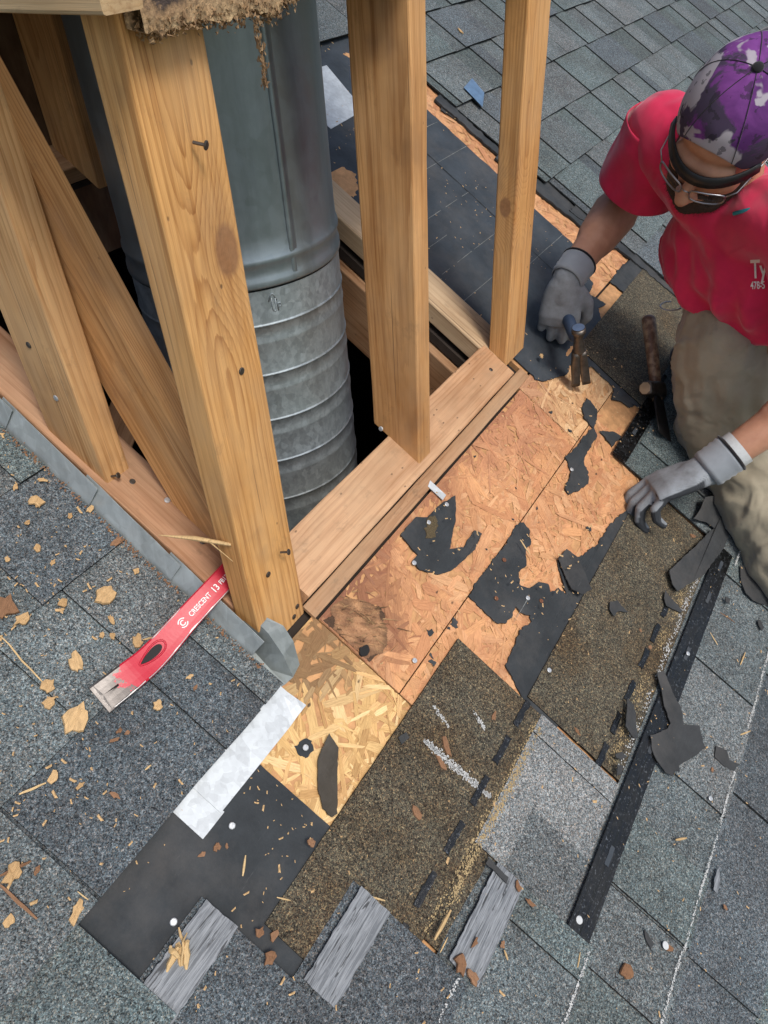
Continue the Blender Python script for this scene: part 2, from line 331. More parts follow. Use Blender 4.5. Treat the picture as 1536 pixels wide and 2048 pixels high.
SCRAPS = {'bent': [(0.3346, -0.6724), (0.3438, -0.694), (0.3327, -0.7057), (0.3405, -0.7258), (0.3215, -0.7193), (0.3126, -0.6957), (0.3151, -0.6767)],
 'corner': [(0.552, -0.4766), (0.549, -0.4958), (0.5452, -0.5266), (0.5363, -0.5254), (0.5241, -0.4917), (0.5336, -0.4814)],
 'dab': [(0.6719, -0.6767), (0.6755, -0.6829), (0.6644, -0.6978), (0.6526, -0.6939), (0.6614, -0.682)],
 'edge': [(-0.1117, -0.3986), (-0.1032, -0.3992), (-0.1037, -0.4357), (-0.1124, -0.4369)],
 'flake': [(0.1737, -0.5086), (0.186, -0.5164), (0.1854, -0.528), (0.173, -0.522), (0.1685, -0.5128)],
 'flakelow': [(0.1608, -0.518), (0.1677, -0.5281), (0.1527, -0.5309), (0.1444, -0.5253)],
 'hook': [(0.4284, -0.3912), (0.4441, -0.4014), (0.4391, -0.4294), (0.4271, -0.4131), (0.4064, -0.4094), (0.4136, -0.3956)],
 'leaf': [(0.7634, -0.6016), (0.7772, -0.6249), (0.7841, -0.6529), (0.7589, -0.6995), (0.7306, -0.702), (0.7063, -0.655), (0.7076, -0.6352), (0.7258, -0.6152)],
 'long': [(0.8292, -0.4595), (0.8582, -0.4778), (0.8587, -0.5034), (0.8684, -0.5339), (0.844, -0.5467), (0.8135, -0.5536), (0.7776, -0.5549), (0.661, -0.5347), (0.5671, -0.4982), (0.5738, -0.4796),
          (0.5954, -0.4646), (0.6923, -0.4903), (0.7981, -0.5157), (0.7928, -0.4948), (0.7662, -0.4641), (0.8014, -0.4667)],
 'shard': [(-0.0222, -0.6511), (-0.0283, -0.672), (-0.0391, -0.6697), (-0.0315, -0.6566)],
 'sliver': [(0.2781, -0.49), (0.2772, -0.5063), (0.2586, -0.5161), (0.2279, -0.5329), (0.2217, -0.5259), (0.2307, -0.5065), (0.2513, -0.4996)],
 'spear': [(-0.1238, -0.1269), (-0.1289, -0.1479), (-0.1926, -0.1978), (-0.2008, -0.1957), (-0.2011, -0.1797), (-0.1858, -0.1586), (-0.1602, -0.1366)],
 'speck': [(0.6531, -0.5942), (0.6603, -0.6062), (0.6462, -0.6082), (0.6428, -0.5998)],
 'square': [(-0.0579, -0.2083), (-0.0431, -0.212), (-0.0466, -0.221), (-0.0617, -0.2168)],
 'tall': [(0.3696, -0.5217), (0.3841, -0.5328), (0.3595, -0.5612), (0.3459, -0.5863), (0.3195, -0.6018), (0.336, -0.6251), (0.3021, -0.645), (0.2719, -0.6316), (0.245, -0.6177), (0.2354, -0.6234),
          (0.2327, -0.6167), (0.2199, -0.6137), (0.216, -0.6008), (0.2225, -0.5796), (0.2316, -0.5649), (0.2517, -0.5524), (0.2894, -0.5773), (0.3017, -0.5784), (0.322, -0.5567), (0.3469, -0.5389)]}
CHIPS = [(-0.1933, 0.2083, 19, 15, 0.6), (-0.2827, 0.2502, 15, 9, 0.9), (-0.2786, 0.1696, 18, 9, -0.2), (-0.2097, 0.1368, 12, 10, 0), (-0.3231, 0.1197, 24, 19, 0.3), (-0.3308, 0.1553, 12, 9, 1.2),
 (-0.3182, 0.1699, 13, 9, 0.4), (-0.2499, 0.0636, 9, 8, 0), (-0.3852, 0.0901, 9, 8, 0.5), (-0.4734, 0.0487, 15, 11, 0.5), (-0.4596, -0.026, 15, 7, 0.4), (-0.1649, 0.3597, 12, 10, 0),
 (-0.1038, 0.352, 11, 9, 0.5), (-0.1222, 0.3098, 8, 5, 0.4), (-0.2358, 0.2346, 9, 7, 0.7), (-0.212, 0.1796, 10, 5, -0.4), (-0.234, 0.172, 6, 4, 0), (-0.2253, 0.1634, 6, 5, 0.2),
 (-0.1374, 0.3787, 8, 4, 1.5), (-0.2076, 0.3096, 8, 6, 0), (-0.243, 0.3201, 5, 4, 0), (-0.2086, 0.2828, 6, 4, 0.3), (-0.372, 0.0622, 8, 4, 0.9), (-0.167, 0.3547, 5, 4, 0),
 (-0.1702, 0.3906, 7, 4, 0.4), (-0.1482, 0.318, 6, 4, 0.2), (-0.1928, 0.3433, 6, 4, 0.9), (-0.1967, 0.0594, 7, 4, 0.9), (-0.1423, 0.2057, 6, 5, 0), (1.7601, 0.8125, 14, 8, -0.6),
 (0.8336, -0.002, 9, 6, 0.5), (1.0178, -0.1555, 5, 3, 0.3), (1.0225, -0.133, 6, 3, 1.3), (-0.5034, 0.0186, 8, 6, 0.1)]
BARKS = [(-0.2858, 0.2734, 19, 16, 0.2), (-0.1316, 0.2524, 10, 6, 1.0), (-0.1188, -0.2843, 12, 8, -0.5), (-0.0404, -0.2813, 15, 6, -0.5), (-0.0145, -0.2724, 22, 7, -0.1), (0.0788, -0.3113, 10, 5, 0.7),
 (-0.2468, -0.1886, 8, 7, 0), (-0.3686, -0.2231, 12, 9, 0.4), (-0.347, -0.3363, 22, 8, 0.15), (-0.2332, -0.4279, 14, 12, 0.3), (-0.2341, -0.4494, 12, 9, -0.5), (-0.1042, -0.4528, 9, 7, 0.2),
 (-0.1781, -0.4677, 6, 4, 0.5), (-0.0907, -0.6437, 11, 12, 0.3), (-0.3473, -0.2167, 9, 6, 0.8), (-0.3576, -0.1985, 8, 6, 0.6), (0.1, -0.7684, 5, 5, 0), (-0.3186, -0.102, 7, 5, 0.5),
 (0.7445, -0.4883, 6, 9, 0.2), (0.1649, -0.4426, 10, 4, -0.4), (-0.0174, -0.6952, 11, 6, -1.0), (-0.3547, 0.0268, 9, 4, -1.0), (-0.4563, 0.0328, 6, 4, 0.4), (0.2894, -0.6802, 5, 4, 0.3),
 (-0.1095, -0.4785, 12, 4, -0.8), (-0.2027, 0.0452, 5, 4, 0.4), (-0.3002, 0.0746, 6, 4, 0.4), (-0.2966, 0.0662, 5, 3, 0.9), (-0.312, 0.0705, 8, 3, 1.2), (-0.3112, -0.1112, 5, 3, 0),
 (-0.3357, -0.094, 7, 3, 1.2), (0.4326, -0.4675, 5, 4, 0), (0.4169, -0.4982, 5, 5, 0), (-0.1998, -0.4329, 9, 4, 0.8)]
SPLINTS = [(-0.3136, 0.251, -0.3196, 0.1715, 2.2), (-0.4177, 0.1028, -0.3924, 0.0913, 3), (-0.4818, 0.0565, -0.4544, 0.0441, 4), (-0.4873, 0.0501, -0.4872, -0.0009, 4), (-0.4464, -0.0134, -0.4454, -0.028, 1.5),
 (-0.2323, -0.3836, -0.1909, -0.3843, 5), (-0.3156, -0.1942, -0.308, -0.2102, 2), (-0.2447, -0.2851, -0.2336, -0.3089, 2.5), (-0.3233, -0.1472, -0.3043, -0.1354, 3),
 (-0.2385, -0.3977, -0.2187, -0.3977, 2), (-0.2036, 0.1343, -0.1926, 0.128, 2.5), (0.1296, -0.6539, 0.1468, -0.6709, 4), (-0.1881, -0.4821, -0.1816, -0.4723, 3),
 (-0.1316, -0.5759, -0.1136, -0.5717, 2), (0.6072, -0.5957, 0.6158, -0.633, 2), (0.5332, -0.6708, 0.5698, -0.673, 3), (0.3953, -0.7117, 0.42, -0.7288, 3), (0.5316, -0.6135, 0.5434, -0.5903, 2),
 (0.3807, -0.1894, 0.3702, -0.219, 2.5), (-0.3139, 0.0211, -0.3054, 0.0199, 2.5), (-0.4015, -0.1545, -0.402, -0.166, 2)]
NAILS = [(-0.2903, -0.101), (-0.1568, -0.114), (0.0572, -0.1645), (0.3369, -0.0512), (0.2782, -0.0473), (0.1932, -0.0715), (0.3046, -0.2603), (0.2178, -0.3532), (0.3046, -0.2603), (0.6386, -0.1979)]
NAILS_RUST = [(0.2558, -0.2153), (0.3326, -0.1896), (0.3207, -0.2831)]
CAPS = [(-0.0776, -0.5561), (-0.0194, -0.6882), (0.4585, -0.5633), (-0.4052, -0.1156), (0.2382, -0.6902)]
SPALLS = [(0.0536, -0.0848)]
# ---------------------------------------------------------------- the setting: ground, attic, roof
def box_mesh(name, x0, x1, y0, y1, z0, z1, mat):
    v = [(x0,y0,z0),(x1,y0,z0),(x1,y1,z0),(x0,y1,z0),(x0,y0,z1),(x1,y0,z1),(x1,y1,z1),(x0,y1,z1)]
    f = [(3,2,1,0),(4,5,6,7),(0,1,5,4),(1,2,6,5),(2,3,7,6),(3,0,4,7)]
    return mesh(name, v, f, mat)
g = G('lawn'); M['lawn'] = g.fin(g.mix(g.noise(g.co, 3, 6, .7), (.035, .055, .02), (.07, .09, .035)), .95)
tag(obj('ground', mesh('ground', [(-200,-200,-6.5),(200,-200,-6.5),(200,200,-6.5),(-200,200,-6.5)], [(0,1,2,3)], M['lawn'])), kind='structure')

roof = empty('roof', (0,0,0), Matrix.Rotation(TH, 3, 'X')); tag(roof, kind='structure')
def rpart(name, me, parent=None):                   # a part of the roof, vertices in roof coordinates
    return obj(name, me, parent or roof, ROOF.copy())
# deck slab with the opening for the flue, under the panels
HU0, HU1, HV0, HV1 = -.02, .68, .095, .80          # opening
DU0, DU1, DV0, DV1 = -2.2, 6.6, -2.2, 2.6
bm = bmesh.new()
def bbox(bm, x0,x1,y0,y1,z0,z1):
    vs = [bm.verts.new(p) for p in ((x0,y0,z0),(x1,y0,z0),(x1,y1,z0),(x0,y1,z0),(x0,y0,z1),(x1,y0,z1),(x1,y1,z1),(x0,y1,z1))]
    for f in ((3,2,1,0),(4,5,6,7),(0,1,5,4),(1,2,6,5),(2,3,7,6),(3,0,4,7)): bm.faces.new([vs[i] for i in f])
for a in ((DU0,HU0,DV0,DV1),(HU1,DU1,DV0,DV1),(HU0,HU1,DV0,HV0),(HU0,HU1,HV1,DV1)): bbox(bm, *a, -.030, -.012)
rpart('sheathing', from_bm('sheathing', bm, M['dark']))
# attic: a dark closed space below the opening
attic = empty('attic'); tag(attic, kind='structure')
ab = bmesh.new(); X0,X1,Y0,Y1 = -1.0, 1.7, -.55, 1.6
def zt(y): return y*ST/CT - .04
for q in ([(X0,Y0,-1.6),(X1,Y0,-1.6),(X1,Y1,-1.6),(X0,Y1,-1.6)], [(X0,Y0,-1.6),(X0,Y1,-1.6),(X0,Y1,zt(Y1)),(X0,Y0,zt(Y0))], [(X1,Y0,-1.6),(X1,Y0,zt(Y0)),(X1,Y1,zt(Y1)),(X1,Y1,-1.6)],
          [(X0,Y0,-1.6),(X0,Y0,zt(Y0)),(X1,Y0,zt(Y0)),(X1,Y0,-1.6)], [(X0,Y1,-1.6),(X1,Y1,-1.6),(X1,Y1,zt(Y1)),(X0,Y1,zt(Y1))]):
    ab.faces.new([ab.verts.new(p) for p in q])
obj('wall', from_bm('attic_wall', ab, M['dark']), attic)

# --- strand board panels
PAL_O = [(.61,.325,.155),(.58,.30,.14),(.62,.345,.175),(.54,.26,.125),(.59,.31,.155),(.66,.40,.22),(.56,.28,.14),(.61,.335,.18),(.49,.22,.11)]
PM = (.585,.31,.152); PAL_O = [tuple(a*.55+b*.45 for a, b in zip(c, PM)) for c in PAL_O]
PAL_Y = [(.70,.47,.21),(.62,.40,.17),(.76,.55,.28),(.56,.35,.15),(.72,.50,.24),(.66,.42,.19),(.48,.29,.12)]
PAL_P = [(.62,.40,.215),(.56,.34,.18),(.68,.46,.26),(.50,.29,.15),(.60,.38,.20)]
def clip(poly, u0, u1, v0, v1):
    for ax, lim, sg in ((0,u0,1),(0,u1,-1),(1,v0,1),(1,v1,-1)):
        out = []
        for i in range(len(poly)):
            a, b = poly[i], poly[(i+1) % len(poly)]; da, db = (a[ax]-lim)*sg, (b[ax]-lim)*sg
            if da >= 0: out.append(a)
            if (da >= 0) != (db >= 0):
                t = da/(da-db); out.append(tuple(a[j]+t*(b[j]-a[j]) for j in range(len(a))))
        poly = out
        if len(poly) < 3: return []
    return poly
def strands(u0, u1, v0, v1, win, pal, dens=9000, stain=None, w0=.0004):
    """thin wood strands lying every way on a panel, each its own flake"""
    wu0, wu1, wv0, wv1 = win; V=[]; F=[]; T=[]; UVs=[]
    cnt = int((wu1-wu0)*(wv1-wv0)*dens)
    for i in range(cnt):
        cu = random.uniform(wu0-.03, wu1+.03); cv = random.uniform(wv0-.03, wv1+.03)
        L = random.choice((.018,.03,.04,.055,.075,.10))*random.uniform(.7,1.3)/2; W = random.choice((.003,.006,.009,.013,.018))*random.uniform(.7,1.3)/2
        if random.random() < .3: L *= .5; W *= .6
        a = random.gauss(.35, .75) if random.random() < .7 else random.uniform(0, pi); ca, sa = cos(a), sin(a)
        pts = [(-L, -W*random.uniform(.2,1)), (-L*random.uniform(.3,.7), -W), (L*random.uniform(.3,.8), -W*random.uniform(.8,1)), (L, -W*random.uniform(-.3,.8)), (L*random.uniform(.8,.98), W*random.uniform(.3,.9)), (L*random.uniform(0,.5), W), (-L*random.uniform(.6,.9), W*random.uniform(.6,1))]
        ou, ov = random.uniform(0,9), random.uniform(0,9)
        poly = [(cu+x*ca-y*sa, cv+x*sa+y*ca, ou+x, ov+y) for x, y in pts]
        poly = clip(poly, u0, u1, v0, v1)
        if len(poly) < 3: continue
        w = w0 + .0016*i/cnt; tx, ty = random.gauss(0,.012), random.gauss(0,.02)
        k = len(V)
        V += [(p[0], p[1], w + max(-.0005, min(.0008, (p[0]-cu)*tx + (p[1]-cv)*ty))) for p in poly]; F.append(tuple(range(k, k+len(poly))))
        c = random.choice(pal); b = random.uniform(.90, 1.10); c = tuple(x*b for x in c)
        if stain: c = stain(cu, cv, c)
        T.append(c); UVs.append([(p[2], p[3]) for p in poly])
    return V, F, T, UVs
def panel(u0, u1, v0, v1, win, pal, mat, label=None, stain=None, dens=9500):
    p = rpart('deck_panel', box_mesh('deck_panel', u0, u1, v0, v1, -.0115, 0.0, mat_base))
    if label: p['label'] = label
    V, F, T, UVs = strands(u0, u1, v0, v1, win, pal, dens, stain)
    s = rpart('strands', mesh('strands', V, F, mat, tone=T, uvs=UVs), p); s['kind'] = 'stuff'
    return p
mat_base = plain('strand board core', (.50, .27, .12), .8, 0, .3, 40, .3)
def mixc(a, b, t): return tuple(x+(y-x)*t for x, y in zip(a, b))
def st_yellow(u, v, c):                             # water stain that spreads from the corner of the opening
    d = sqrt(((u+.045)/.085)**2 + ((v+.045)/.06)**2) + .35*n1(u*30, v*30)
    c = mixc(c, (.19, .115, .06), max(0, min(.85, (1.35-d)*1.2)))
    return c
def st_orange(u, v, c):
    d = sqrt(((u-.06)/.10)**2 + ((v+.055)/.09)**2) + .5*n1(u*22, v*22, 2)
    c = mixc(c, (.20, .085, .05), max(0, min(.8, (1.2-d)*1.1)))
    d2 = abs(v+.012)/.03 + .6*n1(u*16, 3)
    c = mixc(c, (.24, .11, .07), max(0, min(.55, 1.0-d2)))
    d3 = sqrt(((u-.62)/.16)**2 + ((v+.06)/.07)**2) + .5*n1(u*20, v*20, 7)
    return mixc(c, (.42, .20, .12), max(0, min(.55, (1.2-d3))))
panel(-1.2, -.0015, -1.2, -.006, (-.26, 0, -.26, 0), PAL_Y, M['osb_yellow'], 'pale yellow strand board with a brown water stain', st_yellow, 10000)
panel(.0015, .721, -.1745, -.0160, (0, .73, -.18, 0), PAL_O, M['osb'], 'orange strand board beside the sill plate', st_orange)
panel(.0015, 1.0, -.60, -.1765, (.0, .80, -.40, -.17), PAL_O, M['osb'], None, st_orange)
panel(.7235, 1.62, -.1745, -.0100, (.70, 1.02, -.18, .0), PAL_P, M['osb_yellow'], 'pale strand board under the claw hammer', st_orange)
panel(1.002, 1.62, -.60, -.1765, (.99, 1.02, -.26, -.17), PAL_P, M['osb'])
panel(.775, 1.62, -.0045, 1.00, (1.22, 1.50, -.02, .96), PAL_O, M['osb'], None, None, 7000)
V_, F_, T_, U_ = strands(.775, 1.62, -.0045, 1.0, (.78, 1.25, .45, .96), PAL_O, 2200)
s_ = rpart('strands', mesh('strands', V_, F_, M['osb'], tone=T_, uvs=U_), bpy.data.objects['deck_panel.005']); s_['kind'] = 'stuff'
V_, F_, T_, U_ = strands(.775, 1.62, -.0045, 1.0, (1.05, 1.25, -.01, .1), PAL_O, 5200)
s_ = rpart('strands', mesh('strands', V_, F_, M['osb'], tone=T_, uvs=U_), bpy.data.objects['deck_panel.005']); s_['kind'] = 'stuff'

# rotten, splintered corner of the orange panel
V=[]; F=[]; T=[]; NG = 56; idx = {}
def in_rot(u, v): return ((u-.038)/.046)**2 + ((v+.068)/.050)**2 + .45*n1(u*45, v*45, 3) < 1.0 and u > .004
for j in range(NG+1):
    for i in range(NG+1):
        u = -.004+.098*i/NG; v = -.128+.112*j/NG
        if not in_rot(u, v): continue
        c, s_ = cos(-.95), sin(-.95); a, b = u*c+v*s_, -u*s_+v*c
        h = ((1-abs(n1(a*28, b*190, 1)))**2*.0024 + .0016*n1(a*60, b*110, 5) + .0015*n1(u*40, v*40, 8))*max(0, min(1, (1.05-((u-.038)/.046)**2-((v+.068)/.050)**2-.45*n1(u*45, v*45, 3))*2.2))
        idx[(i, j)] = len(V); V.append((u, v, .0022+max(0, h)))
for j in range(NG):
    for i in range(NG):
        q = [(i,j),(i+1,j),(i+1,j+1),(i,j+1)]
        if all(k in idx for k in q):
            F.append(tuple(idx[k] for k in q)); p = V[idx[q[0]]]
            t_ = max(0, min(1, .25+(p[2]-.0024)/.0034)); T.append(mixc((.10,.055,.032), (.44,.25,.13), t_*random.uniform(.8,1.1)))
for i in range(70):
    cu = .038+random.gauss(0,.026); cv = -.068+random.gauss(0,.028); a = random.gauss(-.95, .5); L = random.uniform(.004,.014); W = random.uniform(.0004,.0014); ca, sa = cos(a), sin(a); k = len(V); z0 = random.uniform(.003,.0055); tl = random.gauss(0,.15)
    if cu < .006: continue
    for x, y, h in ((-L,-W,-tl*L),(L,-W*.3,tl*L),(L*1.1,W*.2,tl*L),(-L*.8,W,-tl*L)): V.append((cu+x*ca-y*sa, cv+x*sa+y*ca, max(.0022, z0+h)))
    F.append((k,k+1,k+2,k+3)); T.append(mixc((.07,.04,.02), (.40,.26,.13), random.random()))
rot = rpart('rotten_splinters', mesh('rotten_splinters', V, F, M['osb_yellow'], tone=T, uvs=[[(random.random(), random.random())]*len(f) for f in F]), bpy.data.objects['deck_panel.001']); rot['kind'] = 'stuff'
g = G('wet rot'); M['wetrot'] = g.fin(g.mix(g.noise(g.co, 120, 4), (.035,.020,.012), (.12,.065,.035)), .9, 0, g.bump(g.noise(g.co, 200, 4), 1.0, .004))
rpart('rot_patch', slab('rot_patch', ragged([(.006,-.022),(.035,-.03),(.075,-.05),(.085,-.085),(.06,-.105),(.03,-.118),(.006,-.11)], .004, .004, 6), .0014, .0022, M['wetrot']), bpy.data.objects['deck_panel.001'])
for i, (u, v) in enumerate([(0.1176,-0.1585),(0.162,-0.1836),(0.0847,-0.1825),(0.4234,-0.1616),(0.479,-0.0334),(0.4911,-0.1875),(0.7331,-0.0954),(0.5478,-0.2897),(0.7322,-0.1507),(0.1461,-0.1814),(0.08,-0.1879),(0.3266,-0.1553),(0.4931,-0.1324)]):
    s = (.011,.013,.007,.004,.004,.006,.007,.009,.008,.006,.009,.003,.003)[i]
    rpart('felt_residue', slab('felt_residue', ragged([(u+s*cos(t)*(.5+.5*abs(n1(t, i))), v+s*.6*sin(t)) for t in [k*pi/4 for k in range(8)]], .0015, .0028, i), .0018, .0028, M['felt']))
g = G('crusted granules'); M['crust'] = g.fin(g.mix(g.noise(g.co, 400, 4), (.02,.016,.01), (.16,.12,.06)), .95, 0, g.bump(g.noise(g.co, 300, 4), 1.0, .003))
rpart('crust', slab('crust', ragged([(.300,-.046),(.285,-.040),(.262,-.050),(.247,-.060),(.262,-.070),(.285,-.064)], .003, .003, 8), .0045, .0070, M['crust'], lambda u, v: .0015*n1(u*150, v*150)))
hole = [(.012+.010*cos(t)*(1+.4*n1(cos(t)*2, sin(t)*2)), -.096+.007*sin(t)*(1+.5*n1(cos(t)*2+5, sin(t)*2))) for t in [i*pi/9 for i in range(18)]]
rpart('rot_hole', slab('rot_hole', hole, .002, .0062, M['black']), bpy.data.objects['deck_panel.001'])

# --- felt underlayment
TIP = uvtip = (.139, -.345)
def wav(seed, amp=.0016): return lambda u, v: amp*max(0, .5+1.3*n1(u*34, v*34, seed))
def feltpiece(name, poly, mat, keep=(), w=(.0024, .0040), seed=1, amp=.0022, label=None, wf=None):
    o = rpart('underlayment', slab('underlayment', ragged(poly, .0045, amp, seed, True, keep), w[0], w[1]+.0006, mat, wf or wav(seed)))
    if label: o['label'] = label
    return o
feltpiece('f', [(-1.0,.05),(-1.0,-.33),(-.208,-.33),(-.216,.05)], M['felt'], keep=(0,1,2,3), label='black felt left bare below the white apron flashing')
feltpiece('f', FELT_MID + [(.72,-.41),(.145,-.41),(.138,-.352)] + FELT_MID_LOW, M['felt'], keep=tuple(range(len(FELT_MID)-1, len(FELT_MID)+2)), seed=3, label='torn black felt along the edge of the brown shingle')
feltpiece('f', FELT_ISLAND, M['felt'], seed=5, amp=.0010, w=(.0024,.0046), label='torn black felt island stuck to the orange strand board')
feltpiece('f', FELT_TONGUE, M['felt'], seed=8, w=(.0024,.0046), label='narrow torn tongue of black felt near the claw hammer')
feltpiece('f', FELT_TONGUE2, M['felt'], seed=11); feltpiece('f', FELT_PATCH2, M['felt'], seed=13)
side = [(.783,.99),(.783,-.018)] + SIDE_LOW + [(1.05,-.26),(1.2,-.26),(1.30,-.08),(1.13,-.055),(1.165,-.028),(1.205,-.036),(1.185,.012),(1.235,.022),(1.25,.05),(1.30,.075),(1.314,.10),(1.314,.52),(1.316,.99)]
feltpiece('f', side, M['felt_blue'], keep=(0,1,len(side)-2,len(side)-1,len(side)-3), seed=17, amp=.0018, label='wide bare felt strip upslope of the worker')
feltpiece('f', [(1.30,-.006),(1.42,-.002),(1.56,-.02),(1.56,-.2),(1.33,-.2),(1.31,-.06)], M['felt'], seed=19)
feltpiece('f', [(1.36,.62),(1.41,.66),(1.60,.66),(1.60,.2),(1.42,.2),(1.405,.42),(1.385,.5),(1.395,.55)], M['felt'], seed=21)
for q, sd in (([(1.23,.87),(1.26,.868),(1.285,.84),(1.25,.835)], 3), ([(1.315,.905),(1.36,.91),(1.37,.86),(1.335,.85)], 5), ([(1.24,.785),(1.275,.80),(1.30,.775),(1.26,.755)], 7), ([(.80,.60),(.86,.62),(.885,.57),(.83,.525),(.80,.53)], 9)):
    V_, F_, T_, U_ = strands(min(p[0] for p in q), max(p[0] for p in q), min(p[1] for p in q), max(p[1] for p in q), (min(p[0] for p in q), max(p[0] for p in q), min(p[1] for p in q), max(p[1] for p in q)), PAL_O, 1)
    rpart('bare_patch', slab('bare_patch', ragged(q, .004, .004, sd), .0045, .0055, M['osb_flat'] if 'osb_flat' in M else mat_base))
for i, (q) in enumerate((HOLE1, HOLE2)): rpart('bare_patch', slab('bare_patch', ragged(q, .004, .002, i), .0046, .0056, mat_base))
M['chalk'] = plain('chalk line', (.17, .18, .175), .9, 0, .4, 200, .2)
for v, a, b in ((.595,.95,1.30),(.50,.79,1.31),(.395,.79,1.2),(.34,.80,.95),(.275,.79,1.31),(.20,.80,1.05),(.165,.9,1.31)):
    V=[]; F=[]; n = int((b-a)/.012)
    for i in range(n+1):
        u = a+(b-a)*i/n; dv = .0015*n1(u*6, v*50); hw = .0006*(1+.9*n1(u*70, v*9))
        V += [(u, v+dv-hw, .0062), (u, v+dv+hw, .0062)]
        if i and n1(u*25, v*31) > -.28: F.append((2*i-2, 2*i, 2*i+1, 2*i-1))
    rpart('printed_line', mesh('printed_line', V, F, M['chalk']))
rpart('crease', mesh('crease', [(1.150,.62,.0063),(1.1525,.62,.0063),(1.1515,.10,.0063),(1.1495,.10,.0063)], [(0,1,2,3)], M['black']))
rpart('printed_line', mesh('printed_line', [(.232,-.262,.0062),(.2335,-.262,.0062),(.300,-.2605,.0062),(.300,-.262,.0062)], [(0,1,2,3)], M['chalk']))

# --- shingles
def tone_rand():
    k = random.choice((0,0,1,1,2,3)); b = random.uniform(.88, 1.10)
    return [(.97*b, 1.0*b, 1.0*b), (.93*b, 1.02*b, 1.0*b), (.78*b, .81*b, .86*b), (1.05*b, 1.03*b, 1.02*b)][k]
SL = .042
def shingle(u0, u1, vb, height=.30, teeth=None, jit=.0009, exposure=.143, w_add=0.0, seed=0, endrag=None):
    """laminated shingle: a backing strip plus raised teeth; bottom edge at vb"""
    V=[]; F=[]; T=[]
    def plate(a, b, v0, v1, wb, t, c, ea=0, eb=0, rag=True):
        n = max(2, int((b-a)/.045)); k = len(V); top=[]; 
        for j, v in ((0, v0), (1, v1)):
            for i in range(n+1):
                u = a+(b-a)*i/n
                jv = (n1(u*55, vb*17, seed)*jit + n1(u*9, vb*7, seed)*jit*1.5) if (j == 0 and rag) else 0
                ww = wb - SL*(v-vb) + w_add + (.0012*n1(u*7, vb*11, seed+2) if j == 0 else 0)
                V.append((u, v+jv, ww+t))
        m = n+1
        for i in range(n): F.append((k+i, k+i+1, k+m+i+1, k+m+i)); T.append(c)
        # walls: bottom edge and the two ends
        k2 = len(V)
        for i in range(m): p = V[k+i]; V.append((p[0], p[1], p[2]-t-.0004))
        for i in range(n): F.append((k2+i, k2+i+1, k+i+1, k+i)); T.append((.10,.10,.10))
        for e in (0, n):
            q = len(V); p0 = V[k+e]; p1 = V[k+m+e]
            V.extend([(p0[0], p0[1], p0[2]-t-.0004), (p1[0], p1[1], p1[2]-t-.0004)])
            F.append((k+e, k+m+e, q+1, q) if e == 0 else (k+e, q, q+1, k+m+e)); T.append((.30,.30,.30))
    base = tone_rand(); plate(u0, u1, vb+.0015, vb+height, .0135, .003, tuple(x*.88 for x in base))
    if teeth is None:
        teeth = []; u = u0 + random.choice((0, .03, .09))
        while u < u1-.03:
            w = random.choice((.09,.12,.15,.19,.24))*random.uniform(.9,1.1); e = min(u+w, u1)
            teeth.append((u, e)); u = e + random.choice((.0025, .0025, .10, .14, .18, .07))*random.uniform(.9,1.1)
    for (a, b) in teeth: plate(a, b, vb, vb+min(height, exposure+.02), .0168, .0037, tone_rand())
    return rpart('shingle', mesh('shingle', V, F, M['shingle'], tone=T))
def course(vb, ua, ub, step=.985, off=0.0, **kw):
    u = ua; first = True
    while u < ub-.01:
        e = min(ub, (math.floor((u-off)/step + 1e-6)+1)*step+off)
        if ub-e < .1: e = ub
        shingle(u+.0006, e-.0006, vb, seed=vb*3+u, **kw); u = e
VL = lambda k: -.036 + (.1425 if k > 0 else .1385)*k
VR = lambda j: .297 + .153*j
offs = [0,.36,.66,.17,.83,.5,.29,.71,.07,.58]
for k in range(1, 7): course(VL(k), DU0, -.1185, off=offs[k % 10]-.33, height=.20)
shingle(-.62, -.1185, VL(0), height=.20, teeth=[(-.62,-.44),(-.436,-.235),(-.232,-.166),(-.155,-.1185)], seed=4); course(VL(0), DU0, -.6205, off=.4, height=.2)
course(VL(-1), DU0, -.466, off=.25, height=.145)
course(VL(-2), DU0, -.368, off=.8, height=.19); course(VL(-3), DU0, -.241, off=.1, height=.19); course(VL(-4), DU0, -.095, off=.55, height=.19)
shingle(-.94, .0, VL(-5), height=.19, teeth=[(-.9,-.70),(-.60,-.33),(-.30,-.12),(-.117,-.002)], seed=2); shingle(.0015, .99, VL(-5), height=.19, teeth=[(.004,.12),(.232,.47),(.475,.61),(.72,.90)], seed=3)
course(VL(-5), DU0, -.941, off=.05, height=.19); course(VL(-5), .991, DU1, off=.0)
for k in range(-6, -15, -1): course(VL(k), DU0, DU1, off=offs[-k % 10], height=.2)
# right of the torn strip
course(VL(-4), .776, DU1, off=.60, height=.30); course(VL(-3), .768, DU1, off=.30, height=.20)
course(VL(-2)+.012, 1.50, DU1, off=.9, height=.3)
for j, ua in ((-3,1.495),(-2,1.487),(-1,1.468),(0,1.440),(1,1.415),(2,1.41),(3,1.405)): course(VR(j), ua, DU1, off=offs[(j+5) % 10]+.1, height=.28)
for j in range(4, 14): course(VR(j), 1.06 if j == 4 else DU0, DU1, off=offs[(j+5) % 10]+.1, height=.24)
course(VL(6)+.06, DU0, -.12, off=.2, height=.15)
